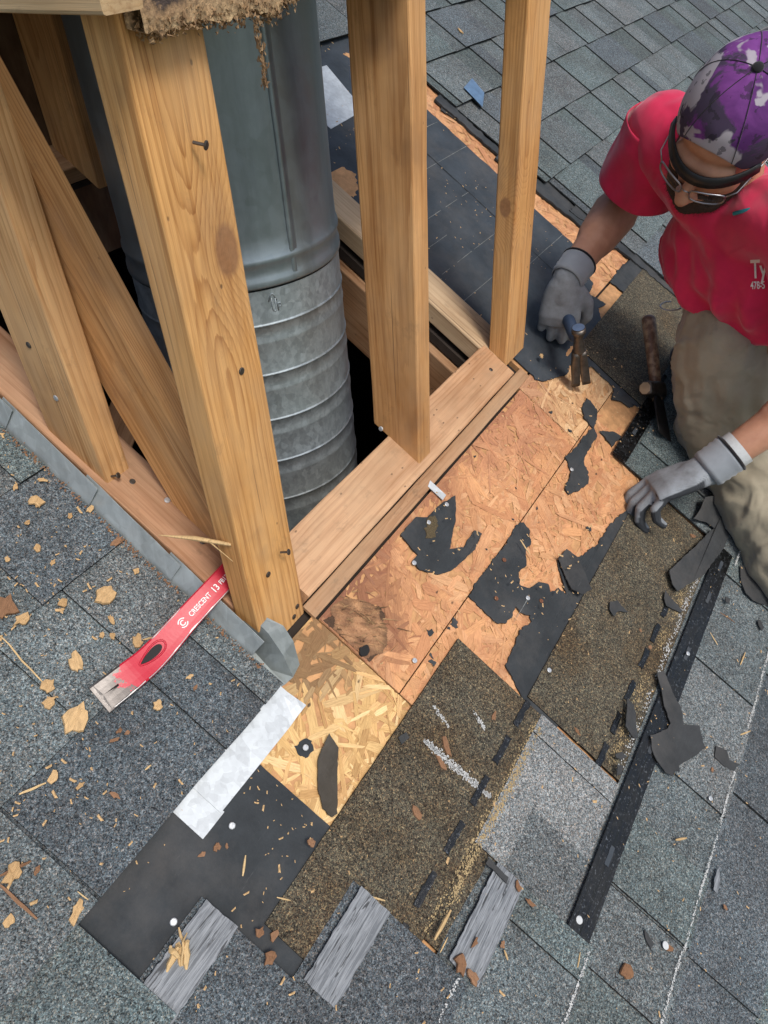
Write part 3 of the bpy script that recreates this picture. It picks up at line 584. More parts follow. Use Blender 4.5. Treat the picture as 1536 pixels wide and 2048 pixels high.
# torn ends and a patch of tape beside the bare strip
M['tape'] = plain('blue plastic film', (.10, .17, .27), .4, 0, .25, 60, .2)
rpart('release_tape', slab('release_tape', [(1.49,.565),(1.56,.600),(1.575,.655),(1.50,.640)], .0245, .0252, M['tape']))
for q in ([(1.372,.655),(1.41,.66),(1.41,.35),(1.392,.33),(1.382,.45)], [(1.36,.43),(1.40,.44),(1.42,.20),(1.452,.04),(1.43,.05),(1.39,.24)], [(1.425,.20),(1.47,.20),(1.492,-.02),(1.462,-.02)], [(1.462,.0),(1.498,.0),(1.50,-.20),(1.478,-.20)]):
    rpart('torn_backing', slab('torn_backing', ragged(q, .006, .003, q[0][0]*9), .004, .0095, M['felt'], wav(5, .002)))

# weathered headlaps laid bare by the removal
def headlap(name, u0, u1, v0, v1, w0, mat, extra=None, seed=0, amp=.0008, label=None):
    V=[]; F=[]; T=[]; nu = int((u1-u0)/.02)+1; nv = max(2, int((v1-v0)/.02))
    for j in range(nv+1):
        for i in range(nu+1):
            u = u0+(u1-u0)*i/nu; v = v0+(v1-v0)*j/nv
            if j in (0, nv): v += amp*n1(u*70, v*3, seed)
            if i in (0, nu): u += amp*n1(v*70, u*3, seed)
            V.append((u, v, w0 + .0006*n1(u*12, v*12, seed)))
    m = nu+1
    for j in range(nv):
        for i in range(nu): F.append((j*m+i, j*m+i+1, (j+1)*m+i+1, (j+1)*m+i)); T.append(1.0)
    ring = [i for i in range(m)] + [j*m+nu for j in range(1, nv+1)] + [nv*m+i for i in range(nu-1, -1, -1)] + [j*m for j in range(nv-1, 0, -1)]
    k = len(V); V += [(V[r][0], V[r][1], V[r][2]-.0035) for r in ring]; n = len(ring)
    for i in range(n): F.append((ring[i], k+i, k+(i+1) % n, ring[(i+1) % n])); T.append(.12)
    o = rpart('shingle', mesh('shingle', V, F, mat, tone=T))
    if label: o['label'] = label
    return o
dA = headlap('d', -.345, .1405, -.376, -.200, .0082, M['headlap'], seed=1, label='brown weathered headlap with a row of black sealant dashes')
dB = headlap('d', .150, .7705, -.540, -.3435, .0074, M['headlap'], seed=2, label='long brown headlap ending at the black sealant strip')
dC = headlap('d', .975, 1.484, -.30, -.050, .0078, M['headlap'], seed=3, label='brown headlap beside the worker')
dD = headlap('d', -.093, .1060, -.541, -.3765, .0090, M['clean'], seed=4, label='pale clean exposed face of the lifted shingle')
dE = headlap('d', .1075, .1425, -.541, -.3765, .0092, M['clean'], seed=5)
dF = headlap('d', -.235, -.0940, -.415, -.3765, .0086, M['headlap'], seed=6)
# darker wet-looking granules at the foot of the pale face are a second worn sheet
dG = headlap('d', -.094, .005, -.5415, -.430, .0096, M['shingle'], seed=7, amp=.006)
# gold and white granule lines
M['gold'] = granules('golden granule line', [(.1, (.05,.035,.015)), (.4, (.25,.17,.07)), (.7, (.45,.33,.15)), (1, (.75,.62,.36))])
M['palegran'] = granules('white granule line', [(.1, (.10,.10,.10)), (.4, (.40,.41,.41)), (1, (.85,.85,.83))])
def grainline(u0, u1, v, hw, w, mat, seed=0, parent=None, dens=1.0, sz=.0016):
    V=[]; F=[]; T=[]
    for i in range(int((u1-u0)*hw*2*260000*dens)):
        u = random.uniform(u0, u1); d = random.gauss(0, .55)*hw; s = random.uniform(.5, 1.1)*sz; a = random.uniform(0, 3); k = len(V)
        if n1(u*22, v*40, seed) + .35 < random.random()*.8 - .2: continue
        c_ = v + d + .002*n1(u*8, seed)
        V += [(u+s*cos(a+q*pi/2), c_+s*sin(a+q*pi/2)*.8, w+random.uniform(0, .0005)) for q in range(4)]; F.append((k,k+1,k+2,k+3)); T.append(random.uniform(.7,1.15))
    o = rpart('granule_line', mesh('granule_line', V, F, mat, tone=T), parent); o['kind'] = 'stuff'; return o
M['grain_w'] = plain('pale granule', (.48,.49,.48), .9, 0, .2, 300, .1); M['grain_g'] = plain('gold granule', (.36,.27,.14), .9, 0, .3, 300, .1)
grainline(-.23, .12, -.384, .006, .0098, M['grain_g'], 1, dA, .9); grainline(-.23, .13, -.374, .004, .0090, M['grain_g'], 2, dA, .5)
grainline(.16, .765, -.532, .006, .0082, M['grain_w'], 3, dB, .34); grainline(.16, .765, -.514, .010, .0082, M['grain_g'], 4, dB, .35)
V=[]; 
def chalkstroke(a, b, hw, w, parent, mat, cnt=420):
    V=[]; F=[]
    for i in range(cnt):
        t = random.random(); d = random.gauss(0, .5)*hw*(.5+.5*sin(pi*min(1, t*1.1))); s = random.uniform(.0006, .0013); k = len(V)
        u = a[0]+(b[0]-a[0])*t; v = a[1]+(b[1]-a[1])*t; dx, dy = (b[1]-a[1]), -(b[0]-a[0]); L = sqrt(dx*dx+dy*dy)
        u += dx/L*d; v += dy/L*d
        V += [(u-s, v-s, w), (u+s, v-s*.6, w), (u+s, v+s, w), (u-s*.5, v+s, w)]; F.append((k,k+1,k+2,k+3))
    o = rpart('chalk_stroke', mesh('chalk_stroke', V, F, mat), parent); o['kind'] = 'stuff'
chalkstroke((-.032,-.241), (-.027,-.366), .006, .0092, dA, M['grain_w'], 620)
chalkstroke((.02,-.225), (.012,-.262), .004, .0092, dA, M['grain_w'], 50); chalkstroke((.06,-.28), (.05,-.31), .004, .0092, dA, M['grain_w'], 40)
for u0, u1, v in ((-.006,.32,-.7203),(-.17,-.006,-.717),(.36,.95,-.722),(-.24,-.104,-.5835),(-.34,-.246,-.434),(.75,1.0,-.59)):
    grainline(u0, u1, v, .0022, .0215, M['grain_w'], u0*7, None, 2.2, .0013)
# sealant dashes
def dash(u0, u1, v0, v1, w, mat, parent, seed=0, name='sealant_dash', rag=.0012, lift=.0006):
    q = ragged([(u0,v0),(u1,v0),(u1,v1),(u0,v1)], .004, rag, seed)
    return rpart(name, slab(name, q, w, w+.0012, mat, lambda u, v: lift*(1+n1(u*60, v*160, seed))), parent)
for i, u in enumerate((-.262,-.188,-.108,-.030,.045,.118)): dash(u-.026, u+.024, -.3525, -.3425, .0086, M['tar'], dA, i)
for i, u in enumerate((.165,.232,.305,.385,.452,.52,.60,.68)): dash(u-.022, u+.022, -.5005, -.4905, .0079, M['tar'], dB, i+9)
for i, u in enumerate((1.03,1.12,1.21)): dash(u-.022, u+.022, -.262, -.252, .0083, M['tar'], dC, i+19)
# the long black strip and the short torn grey ones
sb = dash(-.1005, .773, -.5815, -.5435, .0152, M['tar'], None, 31, 'sealant_strip', .00025, .0005); sb['label'] = 'long glossy black sealant strip'
V=[]
for i, u in enumerate((.03,.24,.46,.62,.72)): dash(u-.016, u+.016, -.567, -.560, .0163, M['felt_blue'], sb, 40+i, 'sealant_blister', .0006, .0004)
dash(.765, 1.03, -.283, -.247, .0120, M['tar'], None, 33, 'sealant_strip', .0003, .0005)
dash(.86, .885, -.268, -.260, .0133, M['felt_blue'], bpy.data.objects['sealant_strip.001'], 47, 'sealant_blister', .0006, .0004)
for i, (u0, u1, v0, v1) in enumerate(((-.478,-.369,-.176,-.128),(-.362,-.243,-.319,-.271),(-.237,-.096,-.463,-.414))):
    dash(u0, u1, v0, v1, .0154, M['tar_grey'], None, 50+i, 'sealant_strip', .0010, .0008)
rpart('bare_patch', slab('bare_patch', ragged([(.108,-.741),(.125,-.736),(.150,-.738),(.13,-.746),(.108,-.748)], .003, .0012, 3), .0215, .0222, M['tar_grey']), None)
# ---------------------------------------------------------------- chimney chase framing
def lumber(name, o, ax, ay, az, sx, sy, sz, mat, parent, zb=None, zt=None, r=.0028, seg=14, bow=0.0, seed=0):
    prof = []
    for cx, cy, a0 in ((sx-r, sy-r, 0), (r, sy-r, 90), (r, r, 180), (sx-r, r, 270)):
        for k in range(3): a = radians(a0+45*k); prof.append((cx+r*cos(a), cy+r*sin(a)))
    V=[]; F=[]; n = len(prof)
    for j in range(seg+1):
        t = j/seg
        for x, y in prof:
            z0 = zb(x, y) if zb else 0.0; z1 = zt(x, y) if zt else sz
            z = z0+(z1-z0)*t; e = .0010
            V.append((x+bow*sin(pi*t)+e*n1(z*7, x*30, seed)*.6, y+e*n1(z*9, y*30, seed+3), z))
    for j in range(seg):
        for i in range(n): F.append((j*n+i, j*n+(i+1) % n, (j+1)*n+(i+1) % n, (j+1)*n+i))
    F.append(tuple(range(n-1, -1, -1))); F.append(tuple(range(seg*n, seg*n+n)))
    me = mesh(name, V, F, mat)
    return obj(name, me, parent, frame(o, ax, ay, az))
chase = empty('chimney_chase_frame', (.34, .30, .20))
tag(chase, 'weathered timber framing of the chimney chase standing on the roof around the metal flue', 'timber framing')
TT = ST/CT
X_, Y_, Z_ = Vector((1,0,0)), Vector((0,1,0)), Vector((0,0,1))
RV, RN = RW(0,1,0), RW(0,0,1)
PINK = (.60,.37,.215); PINKD = (.42,.22,.115)
mA = lumber_mat('corner stud wood', (.040,-.012), .0062, (.70,.39,.145), (.38,.16,.045), knots=((.070,.540,.018,1),), dirt=.35, seed=1.3, stain=.3)
mM = lumber_mat('middle stud wood', (.10,.02), .0036, (.66,.375,.16), (.45,.215,.075), dirt=.3, seed=4.1, stain=.25)
mB = lumber_mat('far corner stud wood', (.03,.05), .0040, (.68,.38,.145), (.43,.185,.055), knots=((.02,.36,.012,0),), dirt=.2, seed=6.6)
mL = lumber_mat('side stud wood', (-.02,.06), .0055, (.70,.43,.20), (.45,.215,.075), dirt=.4, seed=2.7)
mR = lumber_mat('brace wood', (.10,.05), .0031, (.62,.34,.135), (.33,.14,.048), dirt=.35, seed=8.2)
mP = lumber_mat('sill plate wood', (.09,.03), .0050, PINK, PINKD, dirt=.55, seed=3.3, stain=.35)
mQ = lumber_mat('side sill plate wood', (.10,.02), .0060, (.47,.265,.155), (.33,.165,.09), dirt=.55, seed=9.1, stain=.45)
mK = lumber_mat('grey washed plate wood', (.10,.02), .0050, (.58,.43,.275), (.42,.28,.16), dirt=.6, seed=5.1, stain=.2)
mH = lumber_mat('header wood', (.10,.02), .0050, (.60,.44,.25), (.42,.26,.12), dirt=.4, seed=7.1)
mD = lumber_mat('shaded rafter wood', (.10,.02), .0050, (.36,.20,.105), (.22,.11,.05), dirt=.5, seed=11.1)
sA = lumber('stud', (-.098,.004,0), X_, Y_, Z_, .091, .040, 1.0, mA, chase, zb=lambda x, y: (.004+y)*TT+.003, seed=1)
sM = lumber('stud', (.332,.004,0), X_, Y_, Z_, .040, .088, 1.15, mM, chase, zb=lambda x, y: (.004+y)*TT+.038/CT+.0006, seed=2)
sB = lumber('stud', (.700,.012,0), X_, Y_, Z_, .090, .039, 1.3, mB, chase, zb=lambda x, y: (.012+y)*TT+.036/CT, seed=3)
sL = lumber('stud', (-.088,.243,0), X_, Y_, Z_, .041, .090, 1.0, mL, chase, zb=lambda x, y: (.243+y)*TT+.038/CT+.0006, seed=4)
sF = lumber('stud', (.298,.590,0), X_, Y_, Z_, .038, .089, 1.2, mR, chase, zb=lambda x, y: (.590+y)*TT+.038/CT, seed=5)
sG = lumber('stud', (.69,.575,0), X_, Y_, Z_, .040, .089, 1.3, mM, chase, zb=lambda x, y: (.575+y)*TT+.038/CT, seed=6)
# diagonal brace against the inside of the side wall
bo = Vector((-.040, .0757, .03)); bd = Vector((0, .381, .924)).normalized(); bw = Vector((0, .924, -.381)).normalized()
lumber('brace', bo + bw*(-.052) + Vector((-.003,0,0)) + bd*.06, X_, bw, bd, .038, .098, .95, mR, chase, seed=7)
# sill plates lying on the slope
lumber('sill_plate', RW(-.005,.016,.0006), RN, RV, X_, .038, .086, .704, mP, chase, seed=8)
lumber('sill_plate', RW(-.096,.056,.0006), RN, -X_, RV, .038, -.076, .80, mQ, chase, seed=9) if False else lumber('sill_plate', RW(-.020,.056,.0006), RN, -X_, RV, .038, .076, .80, mQ, chase, seed=9)
lumber('sill_plate', RW(.765,.066,.0006), RN, -X_, RV, .038, .082, .80, mK, chase, seed=10)
lumber('sill_plate', RW(-.020,.79,.0006), RN, RV, X_, .0375, .086, .703, mP, chase, seed=11)
# stub of the old wall sheathing left along the front plate
mS = lumber_mat('old sheathing stub', (.06,.03), .004, (.40,.235,.13), (.24,.125,.065), dirt=.8, seed=12.2, stain=.7)
lumber('sheathing_stub', RW(-.004,-.0112,.0006), RN, RV, X_, .0055, .0255, .775, mS, chase, seed=12, r=.0015)
# rafters below the opening
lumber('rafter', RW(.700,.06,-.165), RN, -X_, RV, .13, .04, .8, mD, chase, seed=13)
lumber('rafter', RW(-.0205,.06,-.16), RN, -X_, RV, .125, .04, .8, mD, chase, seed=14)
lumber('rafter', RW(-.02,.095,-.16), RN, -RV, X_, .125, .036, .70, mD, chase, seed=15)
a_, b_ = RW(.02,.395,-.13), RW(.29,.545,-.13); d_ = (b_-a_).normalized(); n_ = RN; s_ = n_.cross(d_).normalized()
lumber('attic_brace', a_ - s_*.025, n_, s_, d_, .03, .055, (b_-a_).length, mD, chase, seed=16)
# back wall sheathing seen from inside
mW = lumber_mat('back sheathing board', (.30,.2), .006, (.075,.042,.024), (.045,.024,.013), dirt=.6, seed=13.3, stain=.5)  # shade of the enclosed chase is put into this dark board colour
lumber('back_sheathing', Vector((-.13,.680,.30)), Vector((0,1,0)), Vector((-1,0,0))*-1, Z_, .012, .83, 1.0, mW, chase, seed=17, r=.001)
# header along the side wall
lumber('header', Vector((-.138,-.030,.744)), Vector((0,0,1)), X_, Y_, .089, .038, .95, mH, chase, seed=18)
# ragged remains of the wall board over the front corner
def ragwall():
    bm = bmesh.new(); n = 70; x0, x1 = -.092, .135; rows = 7
    low = lambda x: .728 + .012*n1(x*22, 1) + .007*n1(x*70, 4) + .003*n1(x*190, 2) - .008*max(0, 1-abs(x-.02)/.05) + max(0, x-.09)*.25
    grid=[]
    for j in range(rows+1):
        row=[]
        for i in range(n+1):
            x = x0+(x1-x0)*i/n; zl = low(x); z = zl+(.86-zl)*(j/rows)**1.4
            row.append(bm.verts.new((x, -.016 + .002*n1(x*40, z*40) - (.004*n1(x*90, 3) if j == 0 else 0), z)))
        grid.append(row)
    back=[[bm.verts.new((v.co.x, .0015, v.co.z+.002)) for v in row] for row in (grid[0], grid[-1])]
    for j in range(rows):
        for i in range(n): bm.faces.new((grid[j][i], grid[j][i+1], grid[j+1][i+1], grid[j+1][i]))
    for i in range(n):
        bm.faces.new((grid[0][i], back[0][i], back[0][i+1], grid[0][i+1])); bm.faces.new((back[0][i], back[1][i], back[1][i+1], back[0][i+1]))
    return from_bm('wall_board', bm, M['tornboard'])
g = G('torn dark wall board'); zz = g.sep(g.co)[2]; nn = g.noise(g.co, 45, 6, .7)
edge = g.math('ADD', zz, g.math('MULTIPLY', g.math('SUBTRACT', nn, .5), .05))
cc = g.ramp(g.math('MULTIPLY', g.math('SUBTRACT', edge, .715), 20.0), [(.15, (.46,.33,.18)), (.50, (.30,.19,.10)), (.62, (.06,.042,.035)), (1, (.05,.04,.036))])
M['tornboard'] = g.fin(g.mix(1.0, cc, g.ramp(g.noise(g.co, 220, 4), [(.3, .6), (.7, 1.3)]), 'MULTIPLY'), .9, 0, g.bump(nn, .8, .006))
wb = obj('wall_board', ragwall(), chase); wb['label'] = 'ragged dark strip of torn wall board'
# the boarded upper part of the chase and its cap, above the view
mU = plain('old painted siding', (.16,.13,.105), .8, 0, .3, 15, .3)
for nm, a in (('siding', (.128,.815,-.0165,-.001,.752,1.9)), ('siding', (-.092,.128,-.0155,-.0012,.8605,1.9)), ('siding', (-.152,-.1385,-.0165,.70,.80,1.9)), ('siding', (.802,.815,-.0005,.70,.745,1.9)), ('siding', (-.138,.801,.6925,.705,.70,1.9)), ('chase_cap', (-.20,.87,-.07,.76,1.901,1.93))):
    obj(nm, box_mesh(nm, *a, mU), chase)
M['fibre'] = chipmat('torn fibreboard', (.40,.275,.15), (.16,.10,.06))
V=[]; F=[]
for i in range(2600):                               # torn fibres hanging from its lower edge
    x = random.uniform(-.088, .125); zb = .728 + .012*n1(x*22, 1) + .007*n1(x*70, 4) - .008*max(0, 1-abs(x-.02)/.05) + max(0, x-.09)*.25
    c = Vector((x, random.uniform(-.019, .0), zb + random.gauss(.0035, .0040))); s = random.uniform(.0005, .0017); k = len(V)
    for a in range(3): V.append(c + Vector((random.gauss(0,1), random.gauss(0,1), random.gauss(0,1)))*s)
    V.append(c + Vector((random.gauss(0,.6), random.gauss(0,.6), -1.2))*s)
    F += [(k,k+1,k+2),(k,k+3,k+1),(k+1,k+3,k+2),(k+2,k+3,k)]
for i in range(160):                                # the longer tongue
    t = random.random(); c = Vector((.037+.004*n1(t*5)+random.gauss(0,.0020*(1-.6*t)), -.017+random.gauss(0,.0015), .722-.052*t)); s = random.uniform(.0008,.0022); k = len(V)
    for a in range(3): V.append(c + Vector((random.gauss(0,.7), random.gauss(0,.7), random.gauss(0,1.3)))*s)
    V.append(c + Vector((0, random.gauss(0,.6), -1.5))*s); F += [(k,k+1,k+2),(k,k+3,k+1),(k+1,k+3,k+2),(k+2,k+3,k)]
tf = obj('torn_fibre', mesh('torn_fibre', V, F, M['fibre']), chase); tf['kind'] = 'stuff'

def nail_mesh(r=.0042, shank=.0, mat=None, ell=1.0):
    bm = bmesh.new(); n = 14
    c = bm.verts.new((0,0,.0011)); ra = [bm.verts.new((r*.8*cos(2*pi*i/n), r*.8*sin(2*pi*i/n), .0010)) for i in range(n)]
    rb = [bm.verts.new((r*cos(2*pi*i/n), r*sin(2*pi*i/n), .0004)) for i in range(n)]; rc = [bm.verts.new((r*.96*cos(2*pi*i/n), r*.96*sin(2*pi*i/n), -.0006)) for i in range(n)]
    for i in range(n):
        j = (i+1) % n; bm.faces.new((c, ra[i], ra[j])); bm.faces.new((ra[i], rb[i], rb[j], ra[j])); bm.faces.new((rb[i], rc[i], rc[j], rb[j]))
    if shank:
        sa = [bm.verts.new((.0016*cos(2*pi*i/8), .0016*sin(2*pi*i/8), -.0005)) for i in range(8)]; sb_ = [bm.verts.new((.0016*cos(2*pi*i/8), .0016*sin(2*pi*i/8), -shank)) for i in range(8)]
        for i in range(8): bm.faces.new((sa[i], sb_[i], sb_[(i+1) % 8], sa[(i+1) % 8]))
    return from_bm('nail', bm, mat)
NM = nail_mesh(.0042, 0, M['nail']); NR = nail_mesh(.0040, 0, M['nail_rust']); NS = nail_mesh(.0042, .012, M['steel_dark']); NC = nail_mesh(.0055, 0, M['cap_white']); ND = nail_mesh(.0042, 0, M['steel_dark'])
def nail_on(me, p, nrm, parent):
    q = Vector(nrm).to_track_quat('Z', 'X').to_matrix().to_4x4(); return obj('nail', me, parent, Matrix.Translation(p) @ q)
# nails in the framing: (mesh, point, direction)
def pA(x, z): return Vector((x, .0035, z))
for me, p, d in ((NS, Vector((-.035,-.013,.155)), (.3,-1,.25)), (ND, pA(-.062,.130), (0,-1,0)), (ND, pA(-.020,.030), (0,-1,0)), (ND, pA(-.030,.018), (0,-1,0)), (NS, Vector((-.046,-.012,.640)), (.3,-1,-.2)), (ND, pA(-.04,.415), (0,-1,0)),
                 (NM, Vector((.320,.070,.108)), (-1,0,.3)), (ND, RW(.655,.055,.0392), RN), (ND, RW(-.06,.30,.0392), RN), (NM, RW(-.045,.25,.0395), RN), (ND, RW(-.07,.33,.039), RN),
                 (ND, Vector((-.0885,.30,.40)), (-1,0,0)), (NM, Vector((-.0885,.285,.33)), (-1,0,0)), (ND, RW(.40,.06,.0392), RN), (ND, RW(-.055,.175,.0392), RN), (ND, RW(.02,.07,.0392), RN), (NS, Vector((-.075,.232,.218)), (.3,-1,.3)), (ND, RW(.12,.455,-.099), RN)):
    nail_on(me, p, d, chase)

# ---------------------------------------------------------------- flue pipe
PC = Vector((.3178, .3268, 0)); flue = empty('flue_pipe', (PC.x, PC.y, -1.2)); tag(flue, 'round galvanized metal flue pipe with ribs rising through the roof opening', 'flue pipe')
def lathe(name, prof, mat, n=96, smooth=True):
    V=[]; F=[]
    for r, z in prof:
        for i in range(n): V.append((r*cos(2*pi*i/n), r*sin(2*pi*i/n), z))
    for j in range(len(prof)-1):
        for i in range(n): F.append((j*n+i, j*n+(i+1) % n, (j+1)*n+(i+1) % n, (j+1)*n+i))
    return mesh(name, V, F, mat, smooth)
PM = Matrix.Translation(PC); R0 = .1645
low = [(R0,-1.2)]
for i, z in enumerate([.313-.0815*k for k in range(16)][::-1]):
    low += [(R0,z-.034),(R0+.0010,z-.030),(R0+.0010,z-.026),(R0,z-.022),(R0,z-.0022),(R0+.0016,z-.0010),(R0+.0017,z+.0002),(R0+.0005,z+.0012),(R0,z+.003)]
low += [(R0,.366)]
obj('lower_section', lathe('lower_section', low, M['duct_spangle']), flue, PM)
up = [(R0+.0005,.3690),(R0+.0030,.3695),(R0+.0034,.3725),(R0+.0032,.380),(R0+.0010,.384),(R0+.0010,.399),(R0+.0028,.403),(R0+.0032,.406),(R0+.0026,.410),(R0+.0004,.414),(R0-.0005,.44),(R0-.0005,1.4)]
obj('upper_section', lathe('upper_section', up, M['duct']), flue, PM)
def onpipe(a, z, r=R0): return Vector((r*cos(radians(a)), r*sin(radians(a)), z))
V=[]; F=[]                                          # standing lock seam
zs = [.376+.02*i for i in range(52)]
for j, z in enumerate(zs):
    w = 1.9 + .12*n1(z*9); dent = .0012*max(0, 1-abs(z-.415)/.012) + .001*max(0, 1-abs(z-.60)/.01)
    for da, dr in ((-w-.35,.0002),(-w,.0022),(w*.2,.0026-dent),(w*.35,.0008),(w,.0010),(w+.5,.0001)): V.append(onpipe(-106.3+da+.25*n1(z*4, 3), z, R0+dr))
for j in range(len(zs)-1):
    for i in range(5): F.append((j*6+i, j*6+i+1, j*6+6+i+1, j*6+6+i))
obj('seam', mesh('seam', V, F, M['duct'], True), flue, PM)
for a, z in ((-136.5,.520),(-136.0,.507)): 
    m = nail_mesh(.0045, 0, M['duct']); obj('rivet', m, flue, PM @ Matrix.Translation(onpipe(a, z, R0+.0002)) @ onpipe(a, 0).to_track_quat('Z', 'Y').to_matrix().to_4x4())
# embossed arrow with the letter of the word UP
def tube(path, r, n=8, mat=None, name='tube', cap=True, radii=None):
    V=[]; F=[]; P=[Vector(p) for p in path]; N_ = len(P); up_ = None
    for j, p in enumerate(P):
        t = (P[min(j+1, N_-1)]-P[max(j-1, 0)]).normalized()
        if up_ is None: up_ = t.orthogonal().normalized()
        up_ = (up_ - t*up_.dot(t)).normalized(); s = t.cross(up_); rr = radii[j] if radii else r
        for i in range(n): a = 2*pi*i/n; V.append(p + up_*rr*cos(a) + s*rr*sin(a))
    for j in range(N_-1):
        for i in range(n): F.append((j*n+i, j*n+(i+1) % n, (j+1)*n+(i+1) % n, (j+1)*n+i))
    if cap: F.append(tuple(range(n-1,-1,-1))); F.append(tuple(range((N_-1)*n, N_*n)))
    return V, F
V=[]; F=[]
def addt(path, r, n=6):
    v, f = tube(path, r, n); k = len(V); V.extend(v); F.extend([tuple(a+k for a in q) for q in f])
ua = -120.6
for path in ([(-1.6,.008),(-1.6,-.008),(-1.2,-.012),(-.3,-.013),(.3,-.010),(.3,.006)], [(-3.2,.003),(-1.6,.0135),(-.4,.0135),(1.0,.003)], [(1.4,-.013),(1.4,-.002),(2.6,-.002),(3.2,-.0045),(2.6,-.0075),(1.4,-.0075)]):
    addt([onpipe(ua+a, .345+z, R0+.0006) for a, z in path], .0009)
obj('embossed_mark', mesh('embossed_mark', V, F, M['duct_spangle'], True), flue, PM)

# ---------------------------------------------------------------- flashing
def sheet(name, rows, mat, th=.0008):               # rows of roof points -> thin bent sheet
    V=[]; F=[]; m = len(rows[0])
    for r in rows: V += [RW(*p) for p in r]
    for j in range(len(rows)-1):
        for i in range(m-1): F.append((j*m+i, j*m+i+1, (j+1)*m+i+1, (j+1)*m+i))
    me = mesh(name, V, F, mat)
    return eval_mesh(me, [('SOLIDIFY', {'thickness': th, 'offset': 0.0})], name)
labs = ['weathered step flashing nearest the left edge, beside the side stud', 'weathered step flashing between the side stud and the pry bar', 'step flashing just upslope of the pry bar, dull grey', 'step flashing passing under the red pry bar']
for i, (v0, v1) in enumerate(((.468,.66),(.316,.49),(.168,.34),(.020,.19))):
    rows=[]; w = .0035*(3-i)/3
    for k in range(9):
        v = v0+(v1-v0)*k/8; b = .0018*n1(v*14, i) ; lift = .0042*(1-k/8)
        rows.append([(-.175, v, .0075), (-.1195-lift*.2, v, .0085+.001*n1(v*30)), (-.1165-lift*.4+b*.3, v, .010), (-.111-lift*.6+b*.6, v, .026), (-.1045-lift+b, v, .047+.0015*n1(v*20,i)), (-.1035-lift+b, v, .050)])
    tag(obj('step_flashing', sheet('step_flashing', rows, M['flash'])), labs[i], 'flashing', 'step flashing up the side of the chase')
cv_ = [(-.108,.058,.006),(-.093,.060,.050),(-.088,.062,.053),(-.1065,.019,.0065),(-.0945,.024,.050),(-.072,.016,.051),(-.109,-.012,.005),(-.096,-.010,.036),(-.074,-.008,.042),(-.109,-.040,.0035),(-.098,-.041,.012),(-.083,-.036,.022),(-.128,.058,.0035),(-.128,.019,.0035),(-.126,-.012,.0035),(-.124,-.036,.0030)]
cf_ = [(0,1,4,3),(1,2,5,4),(3,4,7,6),(4,5,8,7),(6,7,10,9),(7,8,11,10),(12,0,3,13),(13,3,6,14),(14,6,9,15)]
cme = eval_mesh(mesh('corner_flashing', [RW(*p) for p in cv_], cf_, M['flash_dark'], False), [('SOLIDIFY', {'thickness': .0009, 'offset': 0.0})], 'corner_flashing')
tag(obj('corner_flashing', cme), 'bent grey corner flashing wrapping the foot of the corner stud', 'flashing')
rag_ = lambda u: -.0335 + .0022*n1(u*80, 2) + .0012*n1(u*210, 5)
rows = [[(u, -.0835+.0005*n1(u*30), .0075), (u, -.068, .0068+.0006*n1(u*25)), (u, -.05, .0066), (u, -.030, .0060)] for u in [-.3235+.0385*i/3 for i in range(4)]]
tag(obj('apron_flashing', sheet('apron_flashing', rows, M['white_metal'], .0010)), 'short white flashing end lying on the black felt', 'flashing')
rows = [[(u, -.0805+.002*max(0,(u+.15)/.03), .0088+.0008*n1(u*14)+ (.012*max(0,(u+.145)/.03)**2)), (u, -.062, .0085+.0010*n1(u*18)+.008*max(0,(u+.14)/.03)**2), (u, -.048, .0080+.0012*n1(u*13,2)), (u, rag_(u)+.004, .0072)] for u in [-.289+.171*i/22 for i in range(23)]]
tag(obj('apron_flashing', sheet('apron_flashing', rows, M['white_metal'], .0010)), 'long white apron flashing strip tucked under the grey shingles', 'flashing')
q = [(1.135,.853),(1.100,.705),(.946,.693),(.95,.853)]
tag(obj('flashing_sheet', slab('flashing_sheet', q, .0062, .0072, M['white_metal']), None, ROOF.copy()), 'white square flashing sheet lying on felt behind the flue pipe', 'flashing')
tag(obj('metal_clip', slab('metal_clip', [(.338,-.006),(.352,-.002),(.352,-.040),(.338,-.041)], .0055, .0068, M['white_metal']), None, ROOF.copy()), 'small pale metal clip by the foot of the middle stud', 'clip')

# ---------------------------------------------------------------- red flat pry bar
bar = empty('pry_bar', RW(-.20,.11,.02)); tag(bar, 'red flat pry bar with bare steel claw lying across the flashing', 'pry bar')
def smoothstep(x): x = max(0, min(1, x)); return x*x*(3-2*x)
CL = [(-0.292, 0.117, 0.0215, 0.02), (-0.268, 0.114, 0.025, 0.0195), (-0.245, 0.1115, 0.0275, 0.0188), (-0.225, 0.1095, 0.0288, 0.0182), (-0.205, 0.1095, 0.031, 0.0177), (-0.185, 0.1105, 0.0345, 0.0171), (-0.16, 0.1125, 0.04, 0.0164), (-0.13, 0.114, 0.0475, 0.0158), (-0.1, 0.115, 0.0545, 0.0156), (-0.07, 0.1165, 0.059, 0.0156), (-0.03, 0.119, 0.0625, 0.0156), (0.03, 0.123, 0.067, 0.0156)]
def bar_section(u, v, w, hw, th, du, dv):            # ring across the bar
    L = sqrt(du*du+dv*dv); px, py = -dv/L, du/L
    return [(u+px*hw*a, v+py*hw*a, w+th*b) for a, b in ((-1,-.2),(-.97,.28),(-.86,.5),(-.45,.42),(.45,.42),(.86,.5),(.97,.28),(1,-.2),(.9,-.5),(-.9,-.5))]
fine=[]
